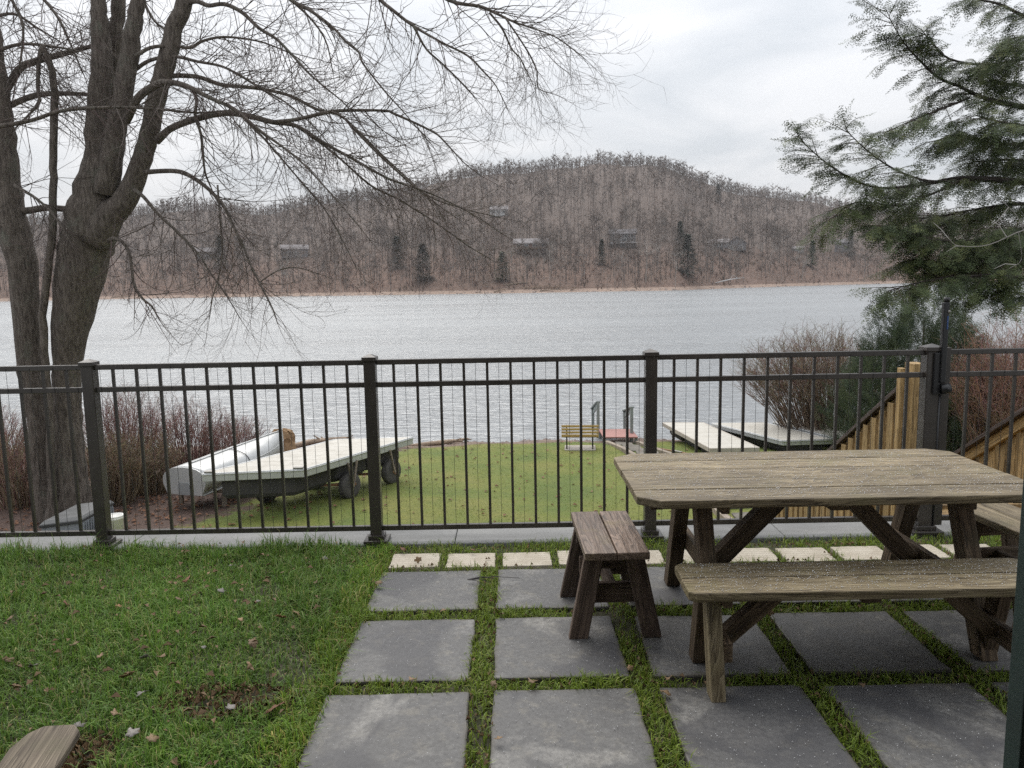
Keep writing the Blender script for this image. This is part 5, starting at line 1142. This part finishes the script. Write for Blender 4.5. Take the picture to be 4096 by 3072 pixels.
blades('lawn_grass', np.stack([x, y], 1), RNG.uniform(.025, .05, n), LT[RNG.choice(4, n, p=[.35, .3, .2, .15])]*(1+.30*vnoise(x, y, .7, 3))[:, None]*RNG.uniform(.75, 1.25, (n, 1)), 'short yellow green mown grass on the lower lawn', 2.2, lawn_z)
def leaf_mesh(seed, lobes=5):
    r = random.Random(seed); n = 20; rim = []
    for i in range(n):
        a = 2*math.pi*i/n; q = .5*(.62+.38*abs(math.cos(a*lobes/2)))*(1+.25*math.cos(a))*r.uniform(.85, 1.1); rim.append((q*math.cos(a), q*math.sin(a)*.75))
    c1, c2 = r.uniform(.2, .9), r.uniform(-.5, .6); mb = MB(); V = [(0, 0, .02)]
    for (x_, y_) in rim: V.append((x_, y_, c1*y_*y_*1.6+c2*x_*x_+r.uniform(-.04, .04)))
    return mb.add(V, [(0, 1+i, 1+(i+1) % n) for i in range(n)]).mesh('leaf')
LM = {m: [leaf_mesh(k+i*10) for k in range(4)] for i, m in enumerate(('leaf_tan', 'leaf_rust', 'leaf_grey'))}
for m, L in LM.items():
    for me in L: me.materials.append(M[m])
def leaf(x, y, s, m, z=None, on=None):
    lab = {'leaf_tan': 'dry curled tan leaf', 'leaf_rust': 'rust brown lobed leaf', 'leaf_grey': 'faded grey curled leaf'}[m]
    where = 'lying in the patio grass' if on is None else on
    mw = Matrix.Translation((x, y, .022+random.uniform(0, .012) if z is None else z)) @ Matrix.Rotation(random.uniform(0, 6.28), 4, 'Z') @ Matrix.Rotation(random.gauss(0, .45), 4, 'X') @ Matrix.Rotation(random.gauss(0, .3), 4, 'Y') @ Matrix.Scale(s*.66, 4)
    o = addobj('fallen_leaf', random.choice(LM[m]), None, None, mw, True); sm_ = o.modifiers.new('thick', 'SOLIDIFY'); sm_.thickness = .02
    tag(o, lab+' '+where, 'leaf', lab+' group '+where if False else lab.split(' leaf')[0]+' leaves '+where)
def gpx(px, py): q = G(px, py, .02); return q.x, q.y
for (px, py, s, m) in ((145, 1305, .12, 'leaf_rust'), (260, 1310, .10, 'leaf_rust'), (545, 1392, .10, 'leaf_tan'), (590, 1532, .13, 'leaf_rust'), (610, 1335, .11, 'leaf_rust'), (405, 1255, .11, 'leaf_rust'), (70, 1350, .09, 'leaf_tan'), (160, 1395, .09, 'leaf_tan'), (375, 1325, .07, 'leaf_tan'), (280, 1460, .11, 'leaf_tan'), (250, 1545, .09, 'leaf_tan'), (170, 1570, .08, 'leaf_grey'), (500, 1225, .07, 'leaf_grey'), (450, 1240, .06, 'leaf_tan'), (520, 1340, .06, 'leaf_tan'), (310, 1500, .09, 'leaf_grey'), (500, 1530, .08, 'leaf_grey'), (330, 1600, .10, 'leaf_tan'), (285, 1590, .10, 'leaf_grey'), (640, 1325, .08, 'leaf_tan'), (700, 1210, .06, 'leaf_grey'), (20, 1340, .08, 'leaf_tan'), (95, 1285, .06, 'leaf_tan'), (480, 1280, .08, 'leaf_grey'), (385, 1298, .08, 'leaf_tan'), (215, 1420, .06, 'leaf_tan'), (15, 1430, .09, 'leaf_tan'), (70, 1440, .08, 'leaf_grey'), (350, 1420, .08, 'leaf_tan'), (440, 1400, .05, 'leaf_grey'), (560, 1300, .06, 'leaf_grey'), (680, 1260, .05, 'leaf_tan'), (745, 1235, .07, 'leaf_grey'), (610, 1240, .05, 'leaf_tan'), (540, 1440, .07, 'leaf_tan'), (310, 1425, .09, 'leaf_grey')):
    x_, y_ = gpx(px, py); leaf(x_, y_, s, m)
for (px, py, s, m) in ((870, 1190, .08, 'leaf_rust'), (905, 1210, .08, 'leaf_tan'), (820, 1262, .09, 'leaf_tan'), (1150, 1478, .09, 'leaf_tan'), (960, 1320, .06, 'leaf_tan'), (1082, 1328, .06, 'leaf_tan'), (1065, 1480, .06, 'leaf_tan'), (890, 1470, .07, 'leaf_tan'), (1440, 1500, .08, 'leaf_tan'), (1360, 1445, .06, 'leaf_tan'), (1020, 1190, .06, 'leaf_rust'), (1140, 1182, .07, 'leaf_rust'), (1660, 1325, .08, 'leaf_tan'), (1860, 1480, .06, 'leaf_tan'), (1445, 1470, .07, 'leaf_tan'), (1830, 1578, .07, 'leaf_tan'), (1080, 1600, .05, 'leaf_tan')):
    x_, y_ = gpx(px, py); leaf(x_, y_, s, m, None, 'caught in a joint between the patio slabs')
mb = MB()
for k in range(900):
    x_ = random.uniform(-1.0, 3.6); r_ = random.random()
    if r_ < .5: y_ = random.choice((3.08, 3.79, 4.46, 4.75, 2.37))+random.uniform(-.03, .05)
    else:
        x_ = random.choice((-.83, -.15, .55, 1.245, 1.94, 2.64))+random.uniform(-.05, .05); y_ = random.uniform(1.9, 4.6)
    s = random.uniform(.004, .016); a = random.uniform(0, 6.28); dxx, dyy = math.cos(a)*s, math.sin(a)*s
    mb.add([(x_-dxx, y_-dyy, .004), (x_+dyy*.5, y_-dxx*.5, .012), (x_+dxx, y_+dyy, .006), (x_-dyy*.5, y_+dxx*.5, .02)], [(0, 1, 2), (0, 2, 3)])
for k in range(1100):
    a = random.uniform(0, 6.28); q = math.sqrt(random.random()); c = random.choice(((-1.22, 3.02, .30, .14), (-1.62, 2.62, .12, .18), (-1.75, 2.5, .15, .2)))
    x_, y_ = c[0]+math.cos(a)*q*c[2], c[1]+math.sin(a)*q*c[3]; s = random.uniform(.005, .02); a = random.uniform(0, 6.28); dxx, dyy = math.cos(a)*s, math.sin(a)*s
    mb.add([(x_-dxx, y_-dyy, -.012), (x_+dyy*.5, y_-dxx*.5, -.004), (x_+dxx, y_+dyy, -.01), (x_-dyy*.5, y_+dxx*.5, .008)], [(0, 1, 2), (0, 2, 3)])
for k in range(420):
    x_, y_ = random.uniform(-3.9, -.85), random.uniform(2.1, 4.9); s = random.uniform(.007, .026); a = random.uniform(0, 6.28); dxx, dyy = math.cos(a)*s, math.sin(a)*s; z_ = random.uniform(.012, .04)
    mb.add([(x_-dxx, y_-dyy, z_), (x_+dyy*.6, y_-dxx*.6, z_+s*.4), (x_+dxx, y_+dyy, z_), (x_-dyy*.5, y_+dxx*.5, z_+s*.7)], [(0, 1, 2), (0, 2, 3)])
tag(mb.build('leaf_litter', 'leaf_tan'), 'crumbled brown leaf litter in the slab joints and bare patch', 'leaf litter', None, 'stuff')
# leaves on the lower lawn and leaf mould below the shrubs
mb = MB()
for k in range(1500):
    if k < 260: x_, y_ = random.uniform(-7, 8), random.uniform(15, 27)
    else: y_ = random.uniform(15, 23); x_ = -8.2+.35*(y_-17)+random.gauss(-1.6, 1.8)
    z_ = gz_(x_, y_)+.02; s = random.uniform(.03, .075); a = random.uniform(0, 6.28); dxx, dyy = math.cos(a)*s, math.sin(a)*s
    mb.add([(x_-dxx, y_-dyy, z_+.01), (x_+dyy*.7, y_-dxx*.7, z_+.03), (x_+dxx, y_+dyy, z_), (x_-dyy*.7, y_+dxx*.7, z_+.04)], [(0, 1, 2), (0, 2, 3)])
tag(mb.build('lawn_leaf_litter', 'leaf_rust'), 'fallen brown leaves scattered on the lower lawn and under shrubs', 'leaf litter', None, 'stuff')
# fallen twig on the slabs
tq = Twigs(); o = np.array([*gpx(1010, 1252), .02])
for e in ((.16, -.02, .01), (.14, -.06, 0), (.10, -.10, 0), (.30, -.03, .015)): tq.add([o, o+np.array(e)*.5+np.array([0, .012, .01]), o+np.array(e)], [.003, .0025, .0015], (.05, .045, .045))
tag(tq.build('fallen_twig', 'twig'), 'thin dark branching twig lying across the slab joint', 'twig')
# sleet grains
n = 9000; pos = np.zeros((n, 3)); k = RNG.random(n)
x = RNG.uniform(-.78, 3.2, n); y = RNG.uniform(2.4, 4.42, n); z = np.full(n, .009)
a = k < .42; x[a] = RNG.uniform(TX0+.05, TX1-.05, a.sum()); y[a] = RNG.uniform(TY0+.02, TY1-.03, a.sum()); z[a] = TZ+.002
b = (k >= .42) & (k < .58); x[b] = RNG.uniform(BX0+.03, BX1-.03, b.sum()); y[b] = RNG.uniform(BY0+.01, BY1-.01, b.sum()); z[b] = BZ+.003
c = k >= .58; under = c & (((x > .56) & (x < 2.37) & (y > 3.3) & (y < 4.15)) | ~onslab(x, y, -.02)); keep = ~under
x, y, z = x[keep], y[keep], z[keep]; n = len(x); s = RNG.uniform(.0012, .0027, n)
OV = np.array([(1, 0, 0), (-1, 0, 0), (0, 1, 0), (0, -1, 0), (0, 0, 1), (0, 0, -.5)]); OF = np.array([(0, 2, 4), (2, 1, 4), (1, 3, 4), (3, 0, 4), (2, 0, 5), (1, 2, 5), (3, 1, 5), (0, 3, 5)])
V, F, T = merge([(OV, OF)], rots(n, RNG.uniform(0, 6.28, n), None, None, s, np.stack([x, y, z], 1)), np.zeros(n, int), np.full((n, 3), .85))
tag(addobj('sleet_grains', npmesh('sleet_grains', V, F, 'grain_ice', T)), 'tiny white sleet grains scattered over table, bench and slabs', 'sleet', None, 'stuff')
print('done objects', len(bpy.data.objects), 'tris', sum(len(o.data.polygons) for o in bpy.data.objects if o.type == 'MESH'))
